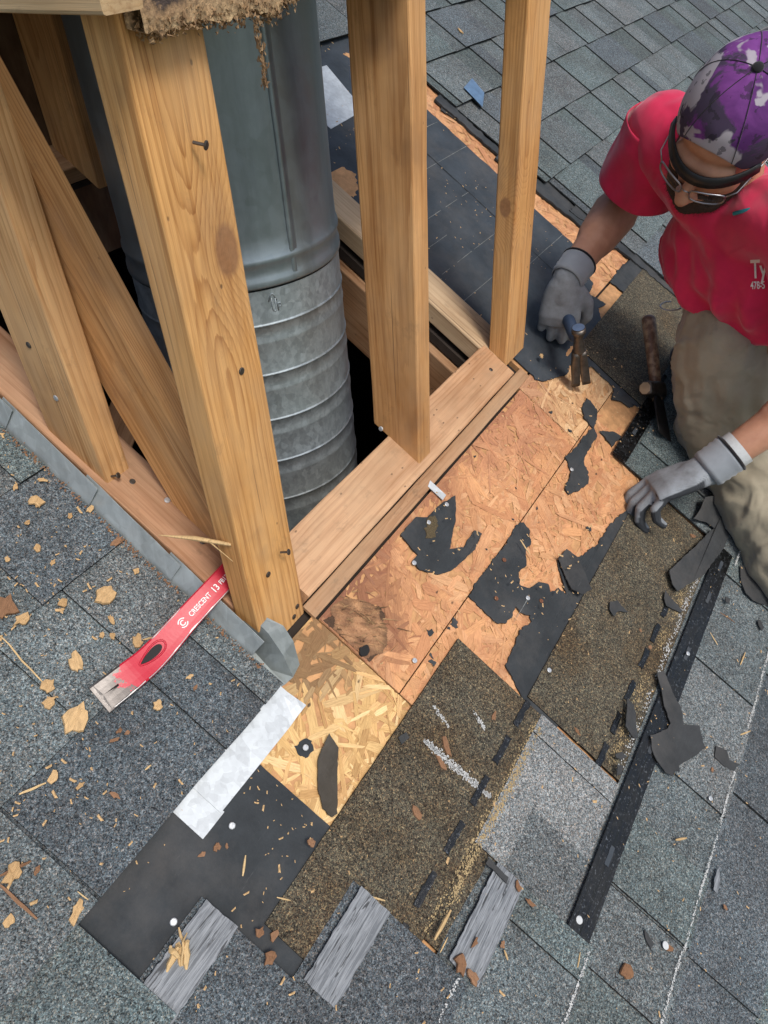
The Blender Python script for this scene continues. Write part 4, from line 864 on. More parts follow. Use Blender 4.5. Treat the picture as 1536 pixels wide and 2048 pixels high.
for i in range(len(CL)-1):
    for k in range(4):
        p0 = CL[max(i-1,0)]; p1 = CL[i]; p2 = CL[i+1]; p3 = CL[min(i+2,len(CL)-1)]; t = k/4
        fine.append(tuple(.5*((2*b)+(-a+c)*t+(2*a-5*b+4*c-d)*t*t+(-a+3*b-3*c+d)*t**3) for a, b, c, d in zip(p0,p1,p2,p3)))
fine.append(CL[-1])
CLAW_END, RED = -.262, M
def bar_mesh():
    V=[]; F=[]; m=10
    for i, (u,v,w,hw) in enumerate(fine):
        a = fine[max(i-1,0)]; b = fine[min(i+1,len(fine)-1)]
        th = .0062*min(1, .25+.75*max(0,(u+.292)/.05)); V += [RW(*p) for p in bar_section(u,v,w,hw,th,b[0]-a[0],b[1]-a[1])]
    for j in range(len(fine)-1):
        for i in range(m): F.append((j*m+i, j*m+(i+1) % m, (j+1)*m+(i+1) % m, (j+1)*m+i))
    F.append(tuple(range(m-1,-1,-1))); F.append(tuple(range((len(fine)-1)*m, len(fine)*m)))
    return V, F
g = G('chipped red enamel'); P_ = g.sep(g.co); nz = g.noise(g.co, 70, 5, .65)
bare = g.ramp(g.math('ADD', g.math('SUBTRACT', -.257, P_[0]), g.math('MULTIPLY', g.math('SUBTRACT', nz, .5), .075)), [(0, 0.0), (.002, 1.0)])
scr = g.ramp(g.noise(g.mapping(g.co, (30, 300, 120), rot=(0,0,.1)), 1.0, 4, .6), [(.70, 0.0), (.74, .8)])
redc = g.mix(g.noise(g.co, 25, 3), (.44, .009, .028), (.56, .018, .046))
colr = g.mix(g.math('MAXIMUM', bare, g.math('MULTIPLY', scr, .5)), redc, g.mix(nz, (.05,.045,.042), (.15,.14,.135)))
M['red'] = g.fin(colr, g.math('MULTIPLY_ADD', bare, -.05, .38), g.math('MULTIPLY', bare, .7), g.bump(nz, .15, .001), .5)
V, F = bar_mesh(); obj('shaft', mesh('shaft', V, F, M['red'], False), bar)
def bar_at(s, t, h=.0042):                          # point on the upper face: s = u station, t = across
    for i in range(len(fine)-1):
        if fine[i][0] <= s <= fine[i+1][0]:
            k = (s-fine[i][0])/(fine[i+1][0]-fine[i][0]); u,v,w,hw = [a+(b-a)*k for a, b in zip(fine[i], fine[i+1])]
            du, dv = fine[i+1][0]-fine[i][0], fine[i+1][1]-fine[i][1]; L = sqrt(du*du+dv*dv)
            return RW(u-dv/L*t, v+du/L*t, w+h-.0010)
    return RW(s, .115, .05)
def on_bar(name, pts, mat, h=.0042):                # filled flat shape on the bar
    return obj(name, mesh(name, [bar_at(a, b, h) for a, b in pts], [tuple(range(len(pts)))], mat), bar)
M['black_gap'] = G('dark slot').fin((.015,.014,.014), .8)
tear = [(-.232+.030*(.5-.5*cos(t))*1.15, .0025+.0075*sin(t)*(.35+.65*(.5-.5*cos(t)))) for t in [2*pi*i/26 for i in range(26)]]
on_bar('nail_slot', tear, M['black_gap'], .0043)
V=[]; F=[]
v, f = tube([bar_at(-.233+(a+.232)*1.18, .0025+(b-.0025)*1.45, .0042) for a, b in tear]+[bar_at(-.233+(tear[0][0]+.232)*1.18, .0025+(tear[0][1]-.0025)*1.45, .0042)], .0013, 6); obj('slot_rim', mesh('slot_rim', v, f, M['red'], True), bar)
M['edge_steel'] = plain('worn steel edge', (.42,.41,.40), .35, .6, .3, 120, .1)
for sg, a0, b0 in ((-1,-.235,-.075),(1,-.20,-.15),(-1,-.285,-.24)):
    V=[]; F=[]; n_e = 26
    for i in range(n_e+1):
        q = a0+(b0-a0)*i/n_e; hw_ = .0158 if q > -.17 else .0160+.0034*min(1, (-.17-q)/.09); wd_ = .0006+.0009*max(0, n1(q*60, sg))
        V += [bar_at(q, sg*(hw_-.0006), .0044), bar_at(q, sg*(hw_-.0006-wd_*1.6), .0046)]
        if i: F.append((2*i-2, 2*i, 2*i+1, 2*i-1))
    obj('worn_edge', mesh('worn_edge', V, F, M['edge_steel']), bar)
on_bar('claw_notch', [(-.2925,-.0030),(-.266,-.0012),(-.2655,.0012),(-.2925,.0036)], M['black_gap'], .0046)
on_bar('claw_edge', [(-.2922,-.0208),(-.2882,-.0206),(-.2882,-.003),(-.2922,-.003)], M['steel'], .0040); on_bar('claw_edge', [(-.2922,.004),(-.2882,.004),(-.2882,.0206),(-.2922,.0208)], M['steel'], .0040)
def text_mesh(txt, size, extr=.0):
    c = bpy.data.curves.new('txt', 'FONT'); c.body = txt; c.size = size; c.extrude = extr; c.offset = size*.018
    o = bpy.data.objects.new('txt', c); COL.objects.link(o); dg = bpy.context.evaluated_depsgraph_get(); dg.update()
    me = bpy.data.meshes.new_from_object(o.evaluated_get(dg)); bpy.data.objects.remove(o); return me
M['paint_white'] = plain('white print', (.80,.78,.76), .6, 0, .1, 150, .05)
def bar_text(txt, size, s0, t0, sx=1.0):
    me = text_mesh(txt, size); w = max(v.co.x for v in me.vertices)
    for v in me.vertices: v.co = bar_at(s0+v.co.x*sx, t0+v.co.y, .0050)
    me.materials.clear(); me.materials.append(M['paint_white']); obj('lettering', me, bar); return s0+w*sx
e_ = bar_text('CRESCENT', .0095, -.149, -.0034, .80); e_ = bar_text('13', .0125, e_+.004, -.0045, .85); bar_text('FB13', .0085, e_+.004, -.003, .85)
v=[]; 
for R_, r_, a0, a1 in ((.0066,.0052,.5,2.65),(.0066,.0052,-2.65,-.5),(.0038,.0024,.6,5.7)):
    n=14; pts=[(R_*cos(a0+(a1-a0)*i/n)*1, R_*sin(a0+(a1-a0)*i/n)) for i in range(n+1)] + [(r_*cos(a1-(a1-a0)*i/n), r_*sin(a1-(a1-a0)*i/n)) for i in range(n+1)]
    V=[bar_at(-.161+x, 0.0+y, .0050) for x, y in pts]; F=[(i, i+1, 2*n-i, 2*n+1-i) for i in range(n)]
    obj('lettering', mesh('lettering', V, F, M['paint_white']), bar)

# ---------------------------------------------------------------- loose felt scraps, nails, chips
def curl(cx, cy, a, s): return lambda u, v: s*max(0, ((u-cx)*cos(a)+(v-cy)*sin(a)))**2*60 + .0008*(1+n1(u*60, v*60, cx*9))
labs = dict(long='long torn felt scrap lying across the brown headlap below the gloved hand', tall='tall torn felt scrap lying over the black sealant strip', leaf='leaf shaped felt scrap at the right edge', sliver='thin felt sliver left of the black sealant strip', bent='small bent felt scrap right of the tall scrap',
  hook='small hook shaped felt scrap in the middle of the brown headlap', corner='thin felt bit beside the pale granules under the long scrap', spear='brown spear shaped felt scrap on the yellow strand board', square='tiny square felt bit on the brown headlap near the strand board', shard='small felt shard beside the lower white nail cap',
  flake='small felt flake by the top of the pale shingle face', flakelow='felt flake below another flake at the sealant strip', edge='narrow felt bit at the top of the torn grey strip', speck='tiny felt speck on the grey shingles', dab='small felt dab near the right edge')
for i, (k, q) in enumerate(SCRAPS.items()):
    cu = sum(p[0] for p in q)/len(q); cv = sum(p[1] for p in q)/len(q)
    base = .0055 if k == 'spear' else (.0105 if k in ('hook','square','corner') else .0185); th = .0016
    pl = ragged([(a-cu, b-cv) for a, b in q], .005, .0010, i*3.1)
    me = slab('felt_scrap', pl, 0, th, M['felt_brown'] if k == 'spear' else M['felt_torn'], curl(0, 0, i*1.7, .06))
    tag(obj('felt_scrap', me, None, ROOF @ Matrix.Translation((cu, cv, base))), labs[k], 'felt scrap', 'loose torn felt scraps')
cu, cv = .42, -.305
tag(obj('felt_scrap', slab('felt_scrap', ragged([(a-cu, b-cv) for a, b in FLAP], .004, .001, 77), 0, .0015, M['felt_torn'], lambda u, v: .006+.35*max(0,.03-v)**2*8), None, ROOF @ Matrix.Translation((cu, cv, .004))), 'curled paler felt flap against the edge of the strand board', 'felt scrap', 'loose torn felt scraps')
NL = ['nail head in the black felt below the white apron flashing', 'nail head in a black ring on the pale yellow strand board', 'nail head in the orange strand board above the brown shingle', 'nail head at the top of the torn felt island', 'nail head in the crusted corner of the felt island', 'bright nail head at the foot of the felt island', 'nail head in the torn felt along the brown shingle edge', 'nail head on the brown headlap near its upper edge', 'nail head low in the torn felt', 'nail head in the narrow felt tongue']
for i, (u, v) in enumerate(NAILS):
    if i == 8: continue
    tag(obj('nail', NM, None, ROOF @ Matrix.Translation((u, v, .0088 if i == 7 else .0066))), NL[i], 'nail', 'nail heads in the bare deck')
rg = ragged([(NAILS[1][0]+.013*cos(t), NAILS[1][1]+.012*sin(t)) for t in [k*pi/6 for k in range(12)]], .003, .003, 4)
obj('felt_residue', slab('felt_residue', rg, .0022, .0034, M['felt']), roof, ROOF.copy())
def zone(u, v):
    if -.215 < u < .0 and -.2 < v < 0: return 'on the pale yellow strand board'
    if -.47 < u < -.2 and -.18 < v < -.035: return 'on the black felt below the apron flashing'
    if -.36 < u < .14 and -.38 < v < -.2: return 'on the brown headlap below the strand board'
    if .14 < u < .77 and -.54 < v < -.34: return 'on the long brown headlap'
    if u > .75 and v > -.3: return 'near the worker'
    if v > .25: return 'on the shingles by the uppermost step flashing'
    if v > .09: return 'on the shingles left of the pry bar'
    if v > -.036: return 'on the shingles below the steel claw'
    if u > .10: return 'on the shingles right of the black strip'
    if u > -.11: return 'on the shingles at the bottom right'
    if u > -.30: return 'near the torn grey strips at the bottom'
    return 'on the shingles at the bottom left'
RL = ['rusty nail head in the lower part of the torn felt', 'rusty nail head in the upper part of the torn felt', 'rusty nail head at the right edge of the torn felt']
for i, (u, v) in enumerate(NAILS_RUST): tag(obj('nail', NR, None, ROOF @ Matrix.Translation((u, v, .0066))), RL[i], 'nail', 'rusty nail heads')
for i, (u, v) in enumerate(CAPS): tag(obj('capped_nail', NM if i in (2,3,4) else NC, None, ROOF @ Matrix.Translation((u, v, (.0165,.0232,.0205,.006,.0228)[i]))), ('round white nail cap on the lower end of the black sealant strip','round white nail cap on the shingle seam at the bottom right','pale nail cap at the edge of the sealant strip near the tall scrap','pale nail cap beside the leftmost torn grey strip','pale nail cap on the grey shingles right of the strip')[i], 'nail', 'capped nails')
def chip_mesh(rx, ry, seed, th=.0035, mat=None, spiky=.5):
    V=[]; F=[]; rx *= .82; ry *= .76; rc = random.Random(seed); n = rc.choice((10,12,14)); J = [rc.uniform(.62,1.22) for _ in range(n)]; A0 = [2*pi*(i+rc.uniform(-.3,.3))/n for i in range(n)]
    for ring, (s, h) in enumerate(((1.0, .0), (.94, .75), (.55, 1.0))):
        for i in range(n):
            a = A0[i]; r = s*J[i]*(1 + spiky*.8*n1(cos(a)*1.5, sin(a)*1.5, seed))
            V.append((rx*r*cos(a), ry*r*sin(a), th*h*(1+.5*n1(cos(a)*2, sin(a)*2, seed+8)) + .12*rx*max(0, cos(a-seed))*s))
    for j in range(2):
        for i in range(n): F.append((j*n+i, j*n+(i+1) % n, (j+1)*n+(i+1) % n, (j+1)*n+i))
    V.append((0,0,th)); c = len(V)-1
    for i in range(n): F.append((2*n+i, 2*n+(i+1) % n, c))
    return mesh('chip', V, F, mat)
def surf_w(u, v):                                    # rough height of the top surface at a place on the roof
    if u > -.215 and u < .0 and v > -.2 and v < 0: return .003
    if -.47 < u < -.2 and -.18 < v < -.03: return .006
    if -.36 < u < .14 and -.36 < v < -.2: return .0085
    if .14 < u < .77 and -.54 < v < -.34: return .0078
    return .0205
special = {0: 'large tan wood chip beside the shaft of the pry bar', 4: 'largest tan wood chip, left of the steel claw', 2: 'ragged tan wood chip above the steel claw', 3: 'tan wood chip left of the nail slot of the pry bar'}
for i, (u, v, rx, ry, a) in enumerate(CHIPS):
    o = obj('wood_chip', chip_mesh(rx/1000, ry/1000, i*1.37, min(.006, ry/2600), M['chip']), None, ROOF @ Matrix.Translation((u, v, surf_w(u, v)-.0006)) @ Matrix.Rotation(-a+.8, 4, 'Z'))
    big = rx >= 11
    tag(o, special.get(i) or (('ragged tan wood chip ' if big else 'small tan wood crumb ')+zone(u, v)), 'wood chip', 'tan wood chips' if big else 'small tan wood crumbs')
specb = {0: 'large reddish brown chip at the left edge on the grey shingles', 4: 'long split brown chip on the brown headlap', 8: 'long curled brown chip on the shingles at the bottom', 13: 'round dark brown chip on the shingles at the bottom right'}
for i, (u, v, rx, ry, a) in enumerate(BARKS):
    o = obj('bark_chip', chip_mesh(rx/1000, ry/1000, 50+i*1.37, min(.004, ry/2600), M['bark'], .6), None, ROOF @ Matrix.Translation((u, v, surf_w(u, v)-.0006)) @ Matrix.Rotation(-a+.8, 4, 'Z'))
    tag(o, specb.get(i) or ('reddish brown wood flake ' if rx >= 9 else 'tiny reddish brown flake ')+zone(u, v), 'wood flake', 'reddish brown flakes')
for i, (u0, v0, u1, v1, wd) in enumerate(SPLINTS):
    L = sqrt((u1-u0)**2+(v1-v0)**2); hw = wd/2000; n = 6; path=[]; rad=[]
    for k in range(n+1):
        t = k/n; path.append((L*(t-.5), .02*L*n1(t*3, i), hw*.8+.02*L*(n1(t*2, i+5)+.5)*.5)); rad.append(hw*(.35+.65*sin(pi*(.12+.8*t))))
    V, F = tube(path, hw, 6, radii=rad)
    o = obj('splinter', mesh('splinter', V, F, M['straw'] if i not in (2,3,14) else M['bark']), None, ROOF @ Matrix.Translation(((u0+u1)/2, (v0+v1)/2, surf_w((u0+u1)/2, (v0+v1)/2)-.001)) @ Matrix.Rotation(math.atan2(v1-v0, u1-u0), 4, 'Z'))
    tag(o, {0: 'long thin straw coloured splinter at the left edge', 3: 'long reddish splinter at the lower left edge', 5: 'wide pale splinter beside the torn grey strip in the middle'}.get(i) or 'short pale wood splinter '+zone(u0, v0), 'splinter', 'wood splinters')
# clump of split wood on the felt at the bottom left
cl = empty('wood_clump', RW(-.42,-.14,.012)); tag(cl, 'clump of pale split wood on the black felt at the bottom left', 'split wood')
for i, (du, dv, L, a, wd) in enumerate(((0,0,.028,1.0,.012),(.010,.004,.036,1.15,.004),(-.008,.005,.024,.3,.008),(.003,-.004,.026,.8,.009),(-.003,.008,.018,1.6,.007),(.004,.003,.030,.7,.003))):
    V, F = tube([(-L/2,0,0),(-L/4,.001,.003),(0,0,.004),(L/4,.001,.004),(L/2,0,.002+.003*i)], wd/2, 5, radii=[wd*.2,wd*.42,wd*.5,wd*.45,wd*.25])
    obj('sliver', mesh('sliver', V, F, M['straw']), cl, ROOF @ Matrix.Translation((-.425+du, -.142+dv, .012+.002*i)) @ Matrix.Rotation(a, 4, 'Z'))
# straw splinter still stuck in the corner stud
V, F = tube([Vector((-.098,.018,.205)), Vector((-.118,.055,.215)), Vector((-.140,.092,.222))], .002, 6, radii=[.0022,.0030,.0004]); V2, F2 = tube([Vector((-.112,.040,.213)), Vector((-.100,.02,.178))], .001, 5, radii=[.001,.0004])
V = [p for p in V]+[p for p in V2]; F = F+[tuple(a+21-3 for a in q) if False else tuple(a+18 for a in q) for q in F2]
o = obj('splinter', mesh('splinter', V, F, M['straw']), chase); o['label'] = 'straw coloured splinter sticking out of the corner stud'
# dusty crumbs nobody could count
V=[]; F=[]
for i in range(4200):
    z = random.random()
    if z < .30: u, v = random.uniform(-.62,-.12), random.uniform(-.03,.55)
    elif z < .45: u, v = random.uniform(-.46,-.21), random.uniform(-.19,-.04)
    elif z < .72: u, v = random.uniform(-.5,.9), random.uniform(-.9,-.2)
    elif z < .86: u, v = random.uniform(.0,1.0), random.uniform(-.3,-.02)
    else: u, v = random.uniform(.79,1.35), random.uniform(0,.9)
    if n1(u*5, v*5, 9) + .45 < random.random(): continue
    s = abs(random.gauss(0,.0006))+.0004; l = s*random.uniform(1,3.2); a = random.uniform(0,pi); w = surf_w(u, v)+.0002; k = len(V)
    for x, y, h in ((-l,-s,0),(l,-s*.5,0),(l*.8,s,0),(-l*.7,s*.7,0),(0,0,s*.9)): V.append((u+x*cos(a)-y*sin(a), v+x*sin(a)+y*cos(a), w+h))
    F += [(k,k+1,k+4),(k+1,k+2,k+4),(k+2,k+3,k+4),(k+3,k,k+4)]
tag(obj('sawdust', mesh('sawdust', V, F, M['chip']), None, ROOF.copy()), 'fine tan wood crumbs and dust strewn over the roof', 'sawdust', kind='stuff')

V=[]; F=[]                                          # grit gathered along the foot of the flashing
for i in range(900):
    v = random.uniform(-.03,.62); u = -.1215 + random.gauss(-.001,.0022) - abs(random.gauss(0,.002)); s = random.uniform(.0004,.0016); k = len(V); a = random.uniform(0,6)
    if n1(v*18, 2) + .5 < random.random(): continue
    for q in range(4): V.append((u+s*1.5*cos(a+q*pi/2), v+s*sin(a+q*pi/2), surf_w(u, v)+.0002))
    V.append((u, v, surf_w(u, v)+s)); F += [(k,k+1,k+4),(k+1,k+2,k+4),(k+2,k+3,k+4),(k+3,k,k+4)]
tag(obj('grit', mesh('grit', V, F, M['bark']), None, ROOF.copy()), 'brown grit gathered along the foot of the step flashing', 'grit', kind='stuff')
# dried cobwebs hanging between the side stud and the brace
web = empty('cobweb_clump', (.03,.32,.37)); tag(web, 'dried cobweb clump hanging in the dark between the side stud and the brace', 'cobweb')
M['web'] = plain('dusty web', (.34,.27,.19), .95, 0, .3, 200, .3)
rs = random.Random(5)
for c, sc, cnt in ((Vector((.03,.318,.372)), .022, 13), (Vector((.03,.318,.345)), .016, 5), (Vector((.03,.300,.395)), .020, 4)):
    for i in range(cnt):
        p = c + Vector((rs.gauss(0,.3), rs.gauss(0,.5), rs.gauss(0,.5)))*sc; d = Vector((rs.gauss(0,1), rs.gauss(0,1), rs.gauss(0,1))).normalized(); path=[p.copy()]; rad=[.0004]
        for k in range(9):
            d = (d + Vector((rs.gauss(0,.6), rs.gauss(0,.6), rs.gauss(0,.6)))).normalized(); p = p + d*sc*.16; path.append(p.copy()); rad.append(rs.uniform(.0003, .0016))
        v, f = tube(path, .001, 5, radii=rad); obj('strand', mesh('strand', v, f, M['web'], True), web)
# ---------------------------------------------------------------- the worker
def ball(bm, c, r, sub=2):
    m = Matrix.Translation(c) @ (Matrix.Diagonal((*r, 1)) if isinstance(r, (tuple, list)) else Matrix.Scale(r, 4)); bmesh.ops.create_icosphere(bm, subdivisions=sub, radius=1.0, matrix=m)
def limb(bm, pts, radii, seg=16):
    pts = [Vector(p) for p in pts]
    for p, r in zip(pts, radii): ball(bm, p, r)
    for a, b, ra, rb in zip(pts, pts[1:], radii, radii[1:]):
        d = b-a; m = Matrix.Translation((a+b)/2) @ d.to_track_quat('Z', 'Y').to_matrix().to_4x4()
        bmesh.ops.create_cone(bm, cap_ends=True, cap_tris=False, segments=seg, radius1=ra, radius2=rb, depth=d.length, matrix=m)
def loft(bm, secs, n=28, p=2.3):
    rings=[]
    for c, ax, ay in secs:
        ring=[]
        for i in range(n):
            a = 2*pi*i/n; ca, sa = cos(a), sin(a)
            ring.append(bm.verts.new(Vector(c) + Vector(ax)*math.copysign(abs(ca)**(2/p), ca) + Vector(ay)*math.copysign(abs(sa)**(2/p), sa)))
        rings.append(ring)
    for r0, r1 in zip(rings, rings[1:]):
        for i in range(n): bm.faces.new((r0[i], r0[(i+1) % n], r1[(i+1) % n], r1[i]))
    bm.faces.new(rings[0][::-1]); bm.faces.new(rings[-1])
def fuse(name, bm, vox, smooth=6, mat=None, disp=None, mx=None):
    me0 = from_bm(name, bm)
    me = eval_mesh(me0, [('REMESH', {'mode': 'VOXEL', 'voxel_size': vox, 'use_smooth_shade': True}), ('SMOOTH', {'factor': .5, 'iterations': smooth})], name)
    if mx is not None: me.transform(mx)
    if disp:
        nr = [v.normal.copy() for v in me.vertices]
        for v, nn_ in zip(me.vertices, nr): v.co += nn_*disp(v.co)
    me.materials.clear()
    if mat: me.materials.append(mat)
    me.polygons.foreach_set('use_smooth', [True]*len(me.polygons)); me.update(); return me
def skin_mat():
    g = G('tanned skin'); a = g.noise(g.co, 38, 5, .6); b = g.noise(g.co, 700, 2)
    col = g.mix(g.ramp(a, [(.3, 0.0), (.72, 1.0)]), (.40, .195, .12), (.50, .265, .17))
    try: g.b.inputs['Subsurface Weight'].default_value = .12; g.b.inputs['Subsurface Radius'].default_value = (.012, .005, .003); g.b.inputs['Subsurface Scale'].default_value = .5
    except Exception: pass
    return g.fin(col, .5, 0, g.bump(b, .15, .0005), .35)
def cloth_mat(name, c, weave=900, folds=None, dirt=.0, dc=(.1,.08,.06), var=.12):
    g = G(name); a = g.noise(g.co, 18, 4, .6); b = g.noise(g.co, weave, 2)
    col = g.mix(g.ramp(a, [(.3, 0.0), (.7, 1.0)]), tuple(x*(1-var) for x in c), tuple(x*(1+var) for x in c))
    if dirt: col = g.mix(g.ramp(g.noise(g.co, 28, 6, .7), [(.6, 0.0), (.78, dirt)]), col, dc)
    try: g.b.inputs['Sheen Weight'].default_value = .25
    except Exception: pass
    nb_ = None
    if folds:
        f1 = g.noise(g.mapping(g.co, (1, 1, .55), rot=(.4,.3,.2)), folds[0], 2, .4, .6); f2 = g.noise(g.mapping(g.co, (.6, 1, 1), (4,2,1), (.2,.9,.4)), folds[0]*2.0, 2, .4, .5)
        nb_ = g.bump(g.math('ADD', g.math('SINE', g.math('MULTIPLY', f1, 17.0)), g.math('MULTIPLY', g.math('SINE', g.math('MULTIPLY', f2, 14.0)), .45)), .55, folds[1])
    return g.fin(col, .9, 0, g.bump(b, .3, .0005, nb_), .15)
M['skin'] = skin_mat(); M['red_cotton'] = cloth_mat('red cotton jersey', (.60, .026, .085), folds=(5, .0100)); M['khaki'] = cloth_mat('dusty khaki twill', (.31, .275, .20), folds=(6.5, .0110), dirt=.5, dc=(.12,.10,.07))
M['glove'] = cloth_mat('grey knit glove', (.25, .275, .30), 1400); M['glove_palm'] = cloth_mat('dark rubber palm', (.045, .05, .055), 500); M['cuff'] = cloth_mat('black cuff hem', (.012,.012,.014))
man = empty('person', (1.12, -.44, -.30)); tag(man, 'person in red t-shirt, purple backward cap and glasses, sitting on the roof pulling nails', 'person')

NECK = Vector((.952,-.285,.345)); HIP = Vector((1.215,-.475,-.20)); SHR = Vector((1.050,-.142,.418)); SHL = Vector((.862,-.445,.345))
S_ = (NECK-HIP).normalized(); L_ = (SHL-SHR); L_ = (L_ - S_*L_.dot(S_)).normalized(); F_ = L_.cross(S_).normalized()
if F_.dot(Vector((-.87,.48,0))) < 0: F_ = -F_
ELR = Vector((1.135,-.060,.262)); WRR = Vector((.9098,-.0206,.1535)); ELL = Vector((.905,-.585,.10)); WRL = Vector((.7440,-.3965,-.1000))
# head frame
camp = cam.matrix_world.translation.copy(); HC = Vector((.8552,-.2888,.470))
HC = HC + Vector((.567173,.304596,.765203))*.015; cdir = (camp-HC).normalized(); ir = Vector((.522330,-.851377,-.048256)); iu = Vector((.567173,.304596,.765203))
ir = (ir-cdir*ir.dot(cdir)).normalized(); iu = (iu-cdir*iu.dot(cdir)-ir*iu.dot(ir)).normalized()
ro = radians(13); uI = iu*cos(ro)+ir*sin(ro); ph = radians(31)
hz = (cdir*cos(ph)+uI*sin(ph)).normalized(); hy = (cdir*sin(ph)-uI*cos(ph)).normalized(); hy = Matrix.Rotation(radians(-14), 3, hz) @ hy; hx = hy.cross(hz).normalized()
HM = frame(HC, hx, hy, hz)
def H(*p): return HM @ Vector(p)
if (hx.dot(ir)) < 0: SX = -1
else: SX = 1
# body, one surface
bm = bmesh.new()
def hb(c, r, sub=3): bmesh.ops.create_icosphere(bm, subdivisions=sub, radius=1.0, matrix=HM @ Matrix.Translation(c) @ Matrix.Diagonal((*r, 1)))
hb((0,-.008,.030), (.076,.096,.092)); hb((0,.030,-.030), (.064,.066,.082)); hb((0,.052,-.086), (.036,.036,.028)); hb((.036,.058,-.034), (.028,.028,.032)); hb((-.036,.058,-.034), (.028,.028,.032))
hb((0,.045,.045), (.062,.046,.042)); limb(bm, [H(-.044,.078,.014), H(-.02,.090,.016), H(.02,.090,.016), H(.044,.078,.014)], [.012,.013,.013,.012]); 
limb(bm, [H(0,.094,.006), H(0,.108,-.016), H(0,.122,-.038)], [.009,.0105,.0135]); hb((.0125,.110,-.040), (.009,.010,.008)); hb((-.0125,.110,-.040), (.009,.010,.008))
limb(bm, [H(-.024,.088,-.064), H(0,.097,-.062), H(.024,.088,-.064)], [.006,.0075,.006]); limb(bm, [H(-.022,.086,-.074), H(0,.095,-.075), H(.022,.086,-.074)], [.006,.0085,.006])
for s in (-1, 1): hb((s*.031,.083,-.004), (.016,.011,.011)); hb((s*.078,-.008,-.012), (.010,.020,.032))
limb(bm, [H(0,-.025,-.06), NECK+S_*.0, NECK-S_*.10], [.056,.060,.075])
loft(bm, [(HIP+S_*t, L_*w, F_*d) for t, w, d in ((0,.13,.09),(.25,.13,.09),(.45,.15,.09),(.55,.13,.07),(.60,.06,.05))])
limb(bm, [NECK-S_*.05, SHR, ELR, ELR.lerp(WRR,.9)], [.06,.055,.047,.029]); limb(bm, [ELR+(WRR-ELR)*.18, ELR+(WRR-ELR)*.5], [.050,.043])
limb(bm, [NECK-S_*.05, SHL, ELL, ELL.lerp(WRL,.86)], [.06,.055,.045,.030]); limb(bm, [ELL+(WRL-ELL)*.2, ELL+(WRL-ELL)*.5], [.047,.041])
body = obj('body', fuse('body', bm, .0042, 5, M['skin']), man)
# beard, eyebrows
g = G('dark beard'); M['beard'] = g.fin(g.mix(g.noise(g.co, 300, 3), (.018,.011,.008), (.055,.033,.022)), .8, 0, g.bump(g.noise(g.co, 500, 3), .8, .002))
bm = bmesh.new()
for s in (-1, 1): limb(bm, [H(s*.064,.020,-.040), H(s*.056,.046,-.072), H(s*.034,.074,-.100), H(0,.088,-.108)], [.008,.012,.017,.021]); limb(bm, [H(-.018,.062,-.104), H(.018,.062,-.104)], [.030,.030])
limb(bm, [H(-.030,.092,-.056), H(0,.104,-.0535), H(.030,.092,-.056)], [.004,.0052,.004]); limb(bm, [H(-.018,.088,-.088), H(.018,.088,-.088)], [.008,.008])
beard = obj('beard', fuse('beard', bm, .003, 2, M['beard'], lambda c: .002*n1(c.x*260, c.y*260, c.z*260)), man)
V=[]; F=[]; mv = [v for v in beard.data.vertices]
for i in range(2600):
    v = random.choice(mv); d = (v.normal + Vector((random.gauss(0,.5), random.gauss(0,.5), random.gauss(0,.5))) - hz*.6).normalized(); p = v.co - v.normal*.001; L = random.uniform(.004,.010); s = d.orthogonal().normalized()*.00035; k = len(V)
    V += [p-s, p+s, p+d*L]; F.append((k,k+1,k+2))
o = obj('beard_hair', mesh('beard_hair', V, F, M['beard']), man); o['kind'] = 'stuff'
for s in (-1, 1):
    V, F = tube([H(s*(.030+.015*cos(q)), .0955-.006*abs(cos(q))-(.004 if cos(q) > .5 else 0), -.0060-.0035*sin(q)) for q in [pi*k/10 for k in range(11)]], .0010, 6); obj('eyelash', mesh('eyelash', V, F, M['beard'], True), man)
# cap worn backwards
g = G('printed purple cap cloth'); n1_ = g.noise(g.co, 16, 4, .6, .6); n2_ = g.noise(g.mapping(g.co, loc=(3,1,2)), 15, 5, .62, .8); n3_ = g.noise(g.mapping(g.co, loc=(1,6,2)), 19, 3, .5, .5)
pc = g.mix(g.ramp(n1_, [(.35, 0.0), (.65, 1.0)]), (.085,.024,.125), (.18,.05,.235))
lowm = g.n('VectorMath', {0: g.co, 1: tuple(hz)}, operation='DOT_PRODUCT').outputs['Value']; lowm = g.ramp(g.math('MULTIPLY', g.math('SUBTRACT', lowm, HC.dot(hz)), 5.0), [(.15, .11), (.60, .01)])
n2_ = g.math('ADD', n2_, lowm); n3_ = g.math('ADD', n3_, g.math('MULTIPLY', lowm, .75))
pc = g.mix(g.ramp(n2_, [(.52, 0.0), (.58, .85)]), pc, (.045,.045,.06)); pc = g.mix(g.ramp(n3_, [(.545, 0.0), (.575, .85)]), pc, (.40,.38,.41)); pc = g.mix(g.ramp(g.noise(g.mapping(g.co, loc=(5,2,8)), 60, 3), [(.60, 0.0), (.62, .6)]), pc, (.02,.02,.025))
M['cap'] = g.fin(pc, .85, 0, g.bump(g.noise(g.co, 900, 2), .3, .0004), .2); M['cap_black'] = cloth_mat('black cap cloth', (.016,.016,.018)); M['strap'] = plain('black plastic strap', (.012,.012,.013), .4, 0, .2, 60, .05)
def cap_pt(phi, th, k=1.0):                         # phi 0 faces forward
    x, y, z = sin(th)*sin(phi), sin(th)*cos(phi), cos(th)
    pinch = 1 + .010*cos(6*phi)*sin(th)
    return H(x*.0875*k*pinch, -.010+y*.1085*k*pinch, .030+z*(.100 if th < pi/2 else .055)*k)
